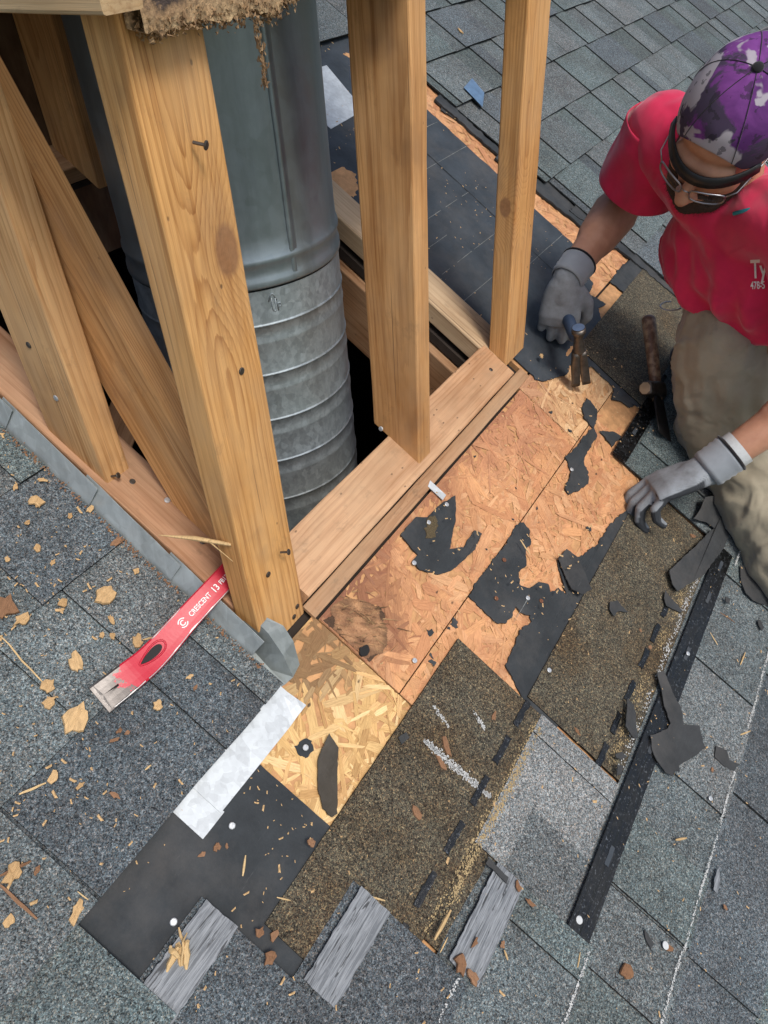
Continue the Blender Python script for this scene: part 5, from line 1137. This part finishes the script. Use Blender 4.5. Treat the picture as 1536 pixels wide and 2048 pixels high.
def th_max(phi):
    a = abs((phi+pi) % (2*pi)-pi); base = radians(99)
    if a < radians(46): return radians(68) + (base-radians(70))*(a/radians(46))**2.2
    return base
NP, NT = 72, 18; V=[]; F=[]
for i in range(NP):
    phi = 2*pi*i/NP
    for j in range(1, NT+1): V.append(cap_pt(phi, th_max(phi)*j/NT, 1+.012*n1(phi*2, j*.4)))
V.append(cap_pt(0, .0001)); t_ = len(V)-1
for i in range(NP):
    i2 = (i+1) % NP; F.append((t_, i2*NT, i*NT))
    for j in range(NT-1): F.append((i*NT+j, i2*NT+j, i2*NT+j+1, i*NT+j+1))
cm = mesh('cap_crown', V, F, M['cap'], True); cm = eval_mesh(cm, [('SOLIDIFY', {'thickness': .0022, 'offset': -1.0}), ('SUBSURF', {'levels': 1, 'render_levels': 1})], 'cap_crown')
cap = obj('cap', cm, man); cap['label'] = 'purple and grey printed cap worn backwards'
for i in range(6):
    v, f = tube([cap_pt(pi/6+pi/3*i, t, 1.006) for t in [radians(4+ (th_max(pi/6+pi/3*i)*57.3-5)*k/10) for k in range(11)]], .0007, 5); obj('seam', mesh('seam', v, f, M['cap_black'], True), cap)
bm = bmesh.new(); bmesh.ops.create_icosphere(bm, subdivisions=3, radius=1, matrix=HM @ Matrix.Translation((0,-.010,.131)) @ Matrix.Diagonal((.0085,.0085,.005,1))); obj('button', from_bm('button', bm, M['cap_black'], True), cap)
V=[]; F=[]
for i in range(21):                                 # strap over the forehead
    a = radians(-62+124*i/20); 
    for dz in (-.010,.010): V.append(H(sin(a)*(.0900-.25*dz), -.010+cos(a)*(.1225-.35*dz), .0215+dz-.006*cos(a)))
for i in range(20): F.append((2*i, 2*i+2, 2*i+3, 2*i+1))
obj('strap', eval_mesh(mesh('strap', V, F, M['strap'], True), [('SOLIDIFY', {'thickness': .0025, 'offset': 1.0})], 'strap'), cap)
V=[]; F=[]                                          # brim behind
for i in range(17):
    a = radians(180-62+124*i/16)
    for k in range(5):
        t = k/4; ext = .070*t*cos((a-pi)*1.15); V.append(H(sin(a)*.0875*(1+.04*t), -.010+cos(a)*.1085-ext, .022 - .018*t*t + .012*t*abs(sin(a))*-1))
for i in range(16):
    for k in range(4): F.append((i*5+k, i*5+k+1, (i+1)*5+k+1, (i+1)*5+k))
obj('brim', eval_mesh(mesh('brim', V, F, M['cap_black'], True), [('SOLIDIFY', {'thickness': .003, 'offset': 0.0})], 'brim'), cap)
# glasses
M['frame'] = plain('grey metal spectacle frame', (.30,.30,.32), .3, 1, .1, 60, .05)
g = G('clear lens'); tr = g.t.nodes.new('ShaderNodeBsdfTransparent'); gl = g.t.nodes.new('ShaderNodeBsdfGlossy'); gl.inputs['Roughness'].default_value = .02; mx = g.t.nodes.new('ShaderNodeMixShader'); mx.inputs[0].default_value = .07
g.t.links.new(tr.outputs[0], mx.inputs[1]); g.t.links.new(gl.outputs[0], mx.inputs[2]); g.t.links.new(mx.outputs[0], g.out.inputs[0]); M['lens'] = g.m
glv=[]; glf=[]
def addg(path, r, closed=False):
    global glv, glf
    p = list(path)+([path[0]] if closed else []); v, f = tube(p, r, 7); k = len(glv); glv += v; glf += [tuple(a+k for a in q) for q in f]
GY, GZ = .119, -.014
for s in (-1, 1):
    rim = [(s*(.034+.026*math.copysign(abs(cos(a))**.55, cos(a))), GY-.010*abs(cos(a)*.5+.5*s*0+.3)-(.008 if math.copysign(1, cos(a)) > 0 else 0)*1, GZ+.016*math.copysign(abs(sin(a))**.6, sin(a))) for a in [2*pi*i/24 for i in range(24)]]
    rim = [(x, .121-.020*(abs(x)/.06)**2, z) for x, y, z in rim]
    addg([H(*p) for p in rim], .0016, True); addg([H(s*.060,.100,GZ+.008), H(s*.071,.088,GZ+.012), H(s*.078,.03,GZ+.016), H(s*.080,-.02,GZ+.014), H(s*.080,-.04,GZ-.006)], .0013)
    obj('lens', mesh('lens', [H(*p) for p in rim], [tuple(range(len(rim)))], M['lens']), man)
addg([H(-.009,.1205,GZ+.004), H(0,.124,GZ+.008), H(.009,.1205,GZ+.004)], .0012)
obj('glasses', mesh('glasses', glv, glf, M['frame'], True), man)
# t-shirt
bm = bmesh.new()
loft(bm, [(HIP+S_*t+F_*f+(L_*.10*max(0,.50-t)), L_*w, F_*d) for t, w, d, f in ((.388,.168,.108,-.010),(.394,.172,.113,-.010),(.405,.172,.113,-.010),(.425,.172,.112,-.006),(.46,.180,.112,0),(.50,.188,.112,.0),(.555,.150,.090,-.005),(.595,.085,.070,.0))])
limb(bm, [NECK-S_*.02, SHR+Vector((0,0,-.006)), SHR+(ELR-SHR)*.25], [.080,.074,.072]); limb(bm, [NECK-S_*.05, SHL, SHL+(ELL-SHL)*.35], [.075,.078,.076])
FOLDS = [(-.18,.50,-.02,.41,.011,.013),(-.16,.55,.06,.42,.011,.015),(-.06,.57,.0,.43,.009,.014),(.06,.55,.07,.41,.010,.016),(.13,.54,.12,.41,.010,.015),(-.17,.46,-.07,.40,.009,.010),(-.02,.46,.10,.41,.008,.010)]
def shirt_w(c):
    p = c-HIP; a, b, d = p.dot(L_), p.dot(S_), p.dot(F_)
    f = .008*n1(a*9+b*10, b*3.5-a*4, d*3) + .003*n1(a*22-b*15, b*7, d*8+3)
    if d > -.02:
        for a0, b0, a1, b1, am, wd in FOLDS:
            ux, uy = a1-a0, b1-b0; t = max(0, min(1, ((a-a0)*ux+(b-b0)*uy)/(ux*ux+uy*uy))); q = sqrt((a-a0-ux*t)**2+(b-b0-uy*t)**2)/wd
            f += am*(math.exp(-q*q) - .45*math.exp(-(q-1.9)**2))*sin(pi*(.12+.8*t))*max(.15, min(1, (b-.40)/.05))
    rg = lambda x: (1-abs(x))**4
    f += .011*rg(n1(a*5.5+b*4.0, b*2.2-a*2, d*2+2))*n1(a*3, b*4, d*3+7)*1.6 + .007*rg(n1(a*9-b*8, b*5+1, d*4))*(.4+.6*max(0, .4-b)*2.5)
    return f
shirt = obj('shirt', fuse('shirt', bm, .0065, 8, M['red_cotton'], shirt_w), man); shirt['label'] = 'red cotton t-shirt with white print on the chest'
def sleeve(a, b, c, r0, r1, seed):
    V=[]; F=[]; n = 30; m = 12; d = (b-a).normalized(); up_ = Vector((0,0,1)); s = d.cross(up_).normalized(); u2 = s.cross(d)
    for j in range(m+1):
        t = j/m; p = a.lerp(b, t); r = r0+(r1-r0)*t
        for i in range(n):
            q = 2*pi*i/n; sag = -.016*t*max(0, -sin(q)); rr = r*(1+.06*n1(cos(q)*1.5+t*2, sin(q)*1.5, seed)+.03*n1(cos(q)*4, sin(q)*4+t*5, seed+2)*t) ; V.append(p + s*rr*cos(q) + u2*(rr*sin(q)+sag))
    for j in range(m):
        for i in range(n): F.append((j*n+i, j*n+(i+1) % n, (j+1)*n+(i+1) % n, (j+1)*n+i))
    return eval_mesh(mesh('sleeve', V, F, M['red_cotton'], True), [('SOLIDIFY', {'thickness': .003, 'offset': 0.0}), ('SUBSURF', {'levels': 1, 'render_levels': 1})], 'sleeve')
obj('sleeve', sleeve(SHR+(SHR-NECK)*.05+Vector((-.01,0,.01)), SHR.lerp(ELR, .62)+Vector((-.015,0,-.012)), None, .072, .080, 3), shirt)
obj('sleeve', sleeve(SHL, SHL.lerp(ELL, .75), None, .082, .088, 5), shirt)
GT_R, GT_L = -1, 1
from mathutils.bvhtree import BVHTree
def shrink_text(txt, size, org, ax, ay, ad, tree, mat, off=.0016):
    me = text_mesh(txt, size); bm = bmesh.new(); bm.from_mesh(me); bmesh.ops.triangulate(bm, faces=bm.faces); bmesh.ops.subdivide_edges(bm, edges=[e for e in bm.edges if e.calc_length() > size*.12], cuts=2)
    for v in bm.verts:
        p = org + ax*v.co.x*.58 + ay*v.co.y; hit = tree.ray_cast(p - ad*.4, ad, 1.0)
        v.co = (hit[0] - ad*off) if hit[0] is not None else p
    m2 = bpy.data.meshes.new('lettering'); bm.to_mesh(m2); bm.free(); m2.materials.append(mat); return m2
tb = bmesh.new(); tb.from_mesh(shirt.data); tree = BVHTree.FromBMesh(tb)
tx = Vector((.522330,-.851377,-.048256)); ty = Vector((.567173,.304596,.765203)); tz = Vector((.9314,.1019,-.3495))
tx2 = (tx*.96 + ty*.05).normalized(); ty2 = (ty - tx2*ty.dot(tx2)).normalized()
TEXTS = [('Ty', .046, (.8755,-.3722,.2361)), ('478-5', .0190, (.8640,-.3776,.2211))]
for t_, s_, org in TEXTS:
    o = obj('lettering', shrink_text(t_, s_, Vector(org), tx2, ty2, tz, tree, M['paint_white']), shirt)
# trousers
bm = bmesh.new()
K1, K2, K3, K4 = Vector((.9800,-.3330,.0600)), Vector((.9933,-.3901,-.1399)), Vector((.8775,-.5092,-.2374)), Vector((.7839,-.6567,-.3659))
loft(bm, [(HIP+S_*t+F_*f, L_*w, F_*d) for t, w, d, f in ((-.10,.14,.11,0),(.0,.165,.125,.03),(.08,.170,.135,.04),(.16,.165,.138,.04),(.26,.150,.132,.035),(.32,.13,.11,.03))])
limb(bm, [HIP-L_*.09, HIP.lerp(K1, .5)+Vector((0,0,.02)), K1, K1.lerp(K2,.5), K2, K3], [.10,.108,.092,.104,.104,.074]); limb(bm, [HIP-L_*.02, K2], [.12,.10])
limb(bm, [HIP+L_*.09, HIP.lerp(K4,.45)+Vector((.03,0,.05)), K3.lerp(K4,.5), K4], [.10,.11,.085,.08]); limb(bm, [K2, K3, K4, K4+Vector((.12,-.12,-.02))], [.09,.08,.075,.06])
limb(bm, [HIP, HIP.lerp(K3, .6)], [.12,.10])
TF = [(HIP-L_*.06+F_*.13, K1+Vector((-.05,.02,.06)), .010, .014), (HIP-L_*.02+F_*.14, K1+Vector((-.07,-.02,.03)), .009, .013), (K1+Vector((-.06,.05,-.03)), K2+Vector((-.05,-.02,.05)), .010, .014), (K1+Vector((-.08,.0,.0)), K3+Vector((-.02,-.02,.08)), .009, .015), (K2+Vector((-.08,.05,.02)), K2+Vector((-.04,-.06,.06)), .008, .012), (K2+Vector((-.07,.04,-.03)), K3+Vector((-.04,.0,.06)), .009, .013)]
def trous_f(c):
    f = 0
    for p0, p1, am, wd in TF:
        e = p1-p0; t = max(0, min(1, (c-p0).dot(e)/e.length_squared)); q = (c-p0-e*t).length/wd; f += am*(math.exp(-(q*.55)**2) - .5*math.exp(-(q*.55-1.5)**2))*sin(pi*(.1+.85*t))
    return f
def trous_w(c): return trous_f(c) + .013*((1-abs(n1(c.x*7+c.z*6, c.y*6, c.z*4)))**5)*n1(c.x*4, c.y*5, c.z*4+3)*1.5 + .008*((1-abs(n1(c.x*13, c.y*11+c.z*9, c.z*7+5)))**5) - .004 + .006*n1(c.x*16, c.y*16, c.z*9) + .006*n1(c.x*10+c.z*26, c.y*14, c.z*8) + .001*n1(c.x*40, c.y*40, c.z*26)
obj('trousers', fuse('trousers', bm, .0075, 8, M['khaki'], trous_w), man)['label'] = 'dusty khaki work trousers'
M['belt'] = cloth_mat('black belt pouch', (.012,.012,.013))
bm = bmesh.new(); limb(bm, [HIP-L_*.17+S_*.07+F_*.07, HIP-L_*.175+S_*.16+F_*.09], [.03,.034]); obj('belt_pouch', fuse('belt_pouch', bm, .006, 3, M['belt']), man)
V, F = tube([(1.1265,-.1986,.0553),(1.1166,-.1889,.0561),(1.1025,-.1838,.057),(1.088,-.1844,.0577),(1.077,-.1907,.0582),(1.0724,-.2008,.0583),(1.0753,-.212,.058),(1.0851,-.2214,.0572),(1.0991,-.2266,.0562),(1.1136,-.2262,.0554),(1.1248,-.2201,.0549)], .0017, 7); obj('cord', mesh('cord', V, F, M['cap_white'], True), man)
g = G('teal cord'); M['teal'] = g.fin((.02,.28,.36), .5)
V, F = tube([H(.085,.03,-.04), H(.07,.075,-.085), H(.04,.095,-.13), H(.12,.06,-.10)], .003, 8); V, F = tube([H(SX*.135,.02,-.030), H(SX*.118,.05,-.045), H(SX*.100,.070,-.062), H(SX*.080,.080,-.082)], .0035, 8); obj('neck_cord', mesh('neck_cord', V, F, M['teal'], True), man)
# gloves
def glove(name, wrist, knuck, dorsal, thumb_side, curls, spread, thumb, arm, scale=1.0, label=None, palm_t=-.22):
    """five fingers grown from a palm; x across towards the thumb, y towards the fingers, z out of the back of the hand"""
    y = (knuck-wrist).normalized(); z = (dorsal - y*dorsal.dot(y)).normalized(); x = y.cross(z)*thumb_side; fm = frame(wrist, x, y, z)
    if x.cross(y).dot(z) < 0: pass
    def P(a, b, c): return wrist + (x*a + y*b + z*c)*scale
    bm = bmesh.new(); tips=[]
    ad0 = (wrist-arm).normalized(); limb(bm, [wrist-ad0*.05*scale, wrist-ad0*.01*scale, P(0,.03,0)], [.031*scale,.032*scale,.026*scale], 18)
    loft(bm, [(P(0,-.006,-.002), x*.026*scale, z*.020*scale), (P(0,.006,0), x*.033*scale, z*.023*scale), (P(.001,.03,0), x*.042*scale, z*.021*scale), (P(0,.075,-.001), x*.045*scale, z*.019*scale), (P(0,.098,-.004), x*.042*scale, z*.013*scale)], 24, 2.6)
    for i, (xo, ln, r) in enumerate(((.033,(.044,.027,.022),.0108),(.011,(.049,.030,.023),.0112),(-.011,(.046,.028,.022),.0107),(-.032,(.036,.022,.020),.0095))):
        p = P(xo, .088-(.010 if i == 3 else 0), -.002); ang = 0.0; sp = spread*(1.5-i); pts=[P(xo*.9,.06,0), p]; rad=[r*1.1*scale, r*1.05*scale]
        for k in range(3):
            ang += curls[i][k]; d = (y*cos(ang) - z*sin(ang) + x*sp*cos(ang)).normalized(); p = p + d*ln[k]*scale; pts.append(p); rad.append(r*(.98,.92,.80)[k]*scale)
        limb(bm, pts, rad, 12)
    tp = [P(.030,.020,-.006)] + [P(*q) for q in thumb]; limb(bm, tp, [.018*scale,.0145*scale,.0128*scale,.0105*scale], 12)
    me = fuse(name, bm, .0030, 3, None)
    g = G('grey knit glove with dark palm'); nv = g.n('NewGeometry').outputs['Normal']
    dz = g.n('VectorMath', {0: nv, 1: tuple(z)}, operation='DOT_PRODUCT').outputs['Value']; dy = g.n('VectorMath', {0: g.co, 1: tuple(y)}, operation='DOT_PRODUCT').outputs['Value']
    pm_ = g.math('MULTIPLY', g.ramp(g.math('ADD', g.math('MULTIPLY', dz, .5), .5), [(.5+palm_t/2-.03, 1.0), (.5+palm_t/2+.03, 0.0)]), g.ramp(g.math('SUBTRACT', dy, wrist.dot(y)), [(.010, 0.0), (.016, 1.0)]))
    kn_ = g.math('SINE', g.math('MULTIPLY', g.n('VectorMath', {0: g.co, 1: tuple(x)}, operation='DOT_PRODUCT').outputs['Value'], 3600.0)); dn_ = g.noise(g.co, 40, 5, .65)
    cl_ = g.mix(g.ramp(dn_, [(.35, 0.0), (.75, 1.0)]), (.27,.295,.32), (.17,.18,.19)); me.materials.append(g.fin(g.mix(pm_, cl_, (.040,.044,.050)), g.math('MULTIPLY_ADD', pm_, -.35, .92), 0, g.bump(g.math('ADD', kn_, g.math('MULTIPLY', dn_, 4.0)), .35, .0009), .2))
    o = obj(name, me, man); o['label'] = label
    ad = (wrist-arm).normalized(); sd = ad.orthogonal().normalized(); td = ad.cross(sd); V=[]; F=[]; n=28; prof = [(-.056,.0365),(-.050,.0378),(-.044,.0358),(-.038,.0376),(-.032,.0356),(-.026,.0374),(-.020,.0354),(-.013,.0370),(-.004,.0345)]
    for s, r in prof:
        for i in range(n): a = 2*pi*i/n; V.append(wrist + ad*s*scale + (sd*cos(a)+td*sin(a))*r*scale*(1+.03*n1(a*2, s*90)))
    for j in range(len(prof)-1):
        for i in range(n): F.append((j*n+i, j*n+(i+1) % n, (j+1)*n+(i+1) % n, (j+1)*n+i))
    obj('cuff', eval_mesh(mesh('cuff', V, F, M['glove'], True), [('SOLIDIFY', {'thickness': .002, 'offset': -1.0})], 'cuff'), o)
    ring = [wrist + ad*(-.057)*scale + (sd*cos(2*pi*i/n)+td*sin(2*pi*i/n))*.0368*scale for i in range(n+1)]; v, f = tube(ring, .0028, 6, cap=False); obj('cuff_hem', mesh('cuff_hem', v, f, M['cuff'], True), o)
    return P
toC = lambda p: (camp-p).normalized()
KNR = Vector((.9040,-.0190,.0819))
glove('glove', WRR, KNR, toC(WRR)+Vector((0,0,.25)), GT_R, ((.40,1.0,.9),(.32,1.0,.9),(.32,1.0,.9),(.38,1.0,.9)), .06, ((.052,.045,-.016),(.058,.080,-.030),(.046,.104,-.044)), ELR, 1.0, 'grey knit work glove gripping the claw hammer')
KNL = Vector((.6750,-.3060,-.134))
glove('glove', WRL, KNL, toC(WRL)*.55+Vector((.55,.30,.75)), GT_L, ((.45,.55,.5),(.5,.6,.55),(.55,.75,.6),(.6,.9,.6)), .09, ((.050,.050,-.014),(.054,.085,-.024),(.048,.110,-.034)), ELL, 1.06, 'grey knit work glove resting on the strand board', .12)
ad = (WRL-ELL).normalized(); sd = ad.orthogonal().normalized(); td = ad.cross(sd); V=[]; F=[]
for j, s in enumerate((-.080,-.064)):
    for i in range(25): a = 2*pi*i/24; V.append(WRL+ad*s+(sd*cos(a)+td*sin(a))*.0355)
for i in range(24): F.append((i, i+1, 26+i, 25+i))
obj('wrist_tape', mesh('wrist_tape', V, F, M['cap_white'], True), man)

# ---------------------------------------------------------------- claw hammer in the right hand
ham = empty('claw_hammer', Vector((.854,-.0977,-.0388))); tag(ham, 'claw hammer with blue grip held in the gloved hand, claw pointing down at the deck', 'hammer')
P1, P2, PM_, PG = Vector((.8198,-.0893,.1043)), Vector((.854,-.0977,-.0388)), Vector((.8307,-.0919,.0588)), Vector((.9750,.0160,.0960))
hd = (P1-P2).normalized(); hb_ = (PG-PM_); hb_ = (hb_-hd*hb_.dot(hd)).normalized(); hs = hd.cross(hb_)
def rings(name, secs, mat, parent, n=20, pw=2.0):
    bm = bmesh.new(); loft(bm, secs, n, pw); return obj(name, from_bm(name, bm, mat, True), parent)
o = rings('head', [(P1-hd*.001, hb_*.0120, hs*.0120), (P1, hb_*.0138, hs*.0138), (P1-hd*.012, hb_*.0145, hs*.0145), (P1-hd*.015, hb_*.0118, hs*.0118), (P1-hd*.030, hb_*.0085, hs*.0085), (P1-hd*.040, hb_*.0105, hs*.0115), (P1-hd*.058, hb_*.0120, hs*.0125), (P1-hd*.066, hb_*.0095, hs*.0125)], M['steel_dark'], ham)
bmf = bmesh.new(); bmesh.ops.create_circle(bmf, cap_ends=True, segments=28, radius=.0122, matrix=Matrix.Translation(P1+hd*.0006) @ hd.to_track_quat('Z','Y').to_matrix().to_4x4()); obj('striking_face', from_bm('striking_face', bmf, M['steel']), o)
for s in (-1, 1):
    b0 = P1-hd*.060; secs=[]
    for k in range(9):
        t = k/8; c = b0 - hd*(.085*t) + hs*s*(.0062+.0052*t) - hb_*(.010*t*t) ; wd = .0086+.0022*t-.0034*max(0,t-.55); thk = .0085*(1-t)+.0018
        secs.append((c, hs*wd, hb_*thk))
    rings('claw', secs, M['steel_dark'], ham, 14, 3.0)
hdl = (PG-PM_).normalized(); s2 = hdl.cross(hd).normalized(); u2 = s2.cross(hdl)
g = G('blue rubber grip'); M['bluegrip'] = g.fin(g.mix(g.noise(g.co, 60, 4), (.025,.05,.10), (.05,.085,.15)), .6)
rings('handle', [(PM_-hdl*.004, s2*.008, u2*.010), (PM_+hdl*.03, s2*.0085, u2*.011), (PM_+hdl*.034, s2*.0125, u2*.0155), (PM_+hdl*.10, s2*.0135, u2*.017), (PM_+hdl*.16, s2*.0135, u2*.0165), (PM_+hdl*.20, s2*.015, u2*.019), (PM_+hdl*.215, s2*.010, u2*.013)], M['bluegrip'], ham)

# ---------------------------------------------------------------- roofing hatchet against the knee
hat = empty('roofing_hatchet', Vector((1.0262,-.2239,-.1072))); tag(hat, 'old roofing hatchet with worn brown wooden handle leaning by the trousers', 'hatchet')
T1, T0 = Vector((1.1136,-.1592,.0140)), Vector((1.0262,-.2239,-.1072)); ha = (T1-T0).normalized(); hf = (Vector((.9662,-.1994,-.0731))-T0); hf = (hf-ha*hf.dot(ha)).normalized(); hs = ha.cross(hf)
g = G('worn brown handle'); cw = g.noise(g.co, 26, 5, .65); M['oldwood'] = g.fin(g.mix(g.ramp(g.noise(g.mapping(g.co, (60,60,60)), 1.0, 4), [(.4,0.0),(.65,1.0)]), g.mix(cw, (.085,.042,.028), (.22,.12,.07)), (.40,.27,.165)), .5, 0, g.bump(cw, .3, .001))
g = G('rusty painted steel'); rn = g.noise(g.co, 70, 5, .65); M['rusty'] = g.fin(g.mix(g.ramp(rn, [(.4,0.0),(.6,1.0)]), (.030,.022,.020), (.10,.035,.025)), .45, .5, g.bump(rn, .3, .001))
M['blackiron'] = plain('black iron blade', (.030,.028,.028), .45, .5, .3, 60, .2)
rings('handle', [(T0-ha*.03, hs*.011, hf*.014), (T0, hs*.0115, hf*.0145), (T0.lerp(T1,.35), hs*.0135, hf*.0155), (T0.lerp(T1,.7), hs*.0145, hf*.0165), (T0.lerp(T1,.97), hs*.0155, hf*.0175), (T1, hs*.0135, hf*.0155), (T1+ha*.004, hs*.009, hf*.011)], M['oldwood'], hat)
rings('head', [(T0+hf*.052-ha*.005, hs*.013, ha*.013), (T0+hf*.050-ha*.005, hs*.0155, ha*.0155), (T0+hf*.034-ha*.005, hs*.0155, ha*.0155), (T0+hf*.028-ha*.005, hs*.012, ha*.013), (T0+hf*.016-ha*.006, hs*.016, ha*.019), (T0-hf*.018-ha*.006, hs*.016, ha*.019), (T0-hf*.028-ha*.008, hs*.006, ha*.020)], M['steel_dark'], hat, 20, 4.0)
bmf = bmesh.new(); bmesh.ops.create_circle(bmf, cap_ends=True, segments=8, radius=.0140, matrix=Matrix.Translation(T0+hf*.0527-ha*.005) @ hf.to_track_quat('Z','Y').to_matrix().to_4x4()); obj('striking_face', from_bm('striking_face', bmf, M['steel']), hat)
BL = Vector((.918,-.2850,-.1600)); bl = (BL-T0); rings('blade', [(T0-hf*.020, hs*.005, ha*.018), (T0+bl*.35, hs*.003, bl.cross(hs).normalized()*.024), (T0+bl*.75, hs*.002, bl.cross(hs).normalized()*.028), (T0+bl*1.0, hs*.0008, bl.cross(hs).normalized()*.029)], M['blackiron'], hat, 16, 5.0)
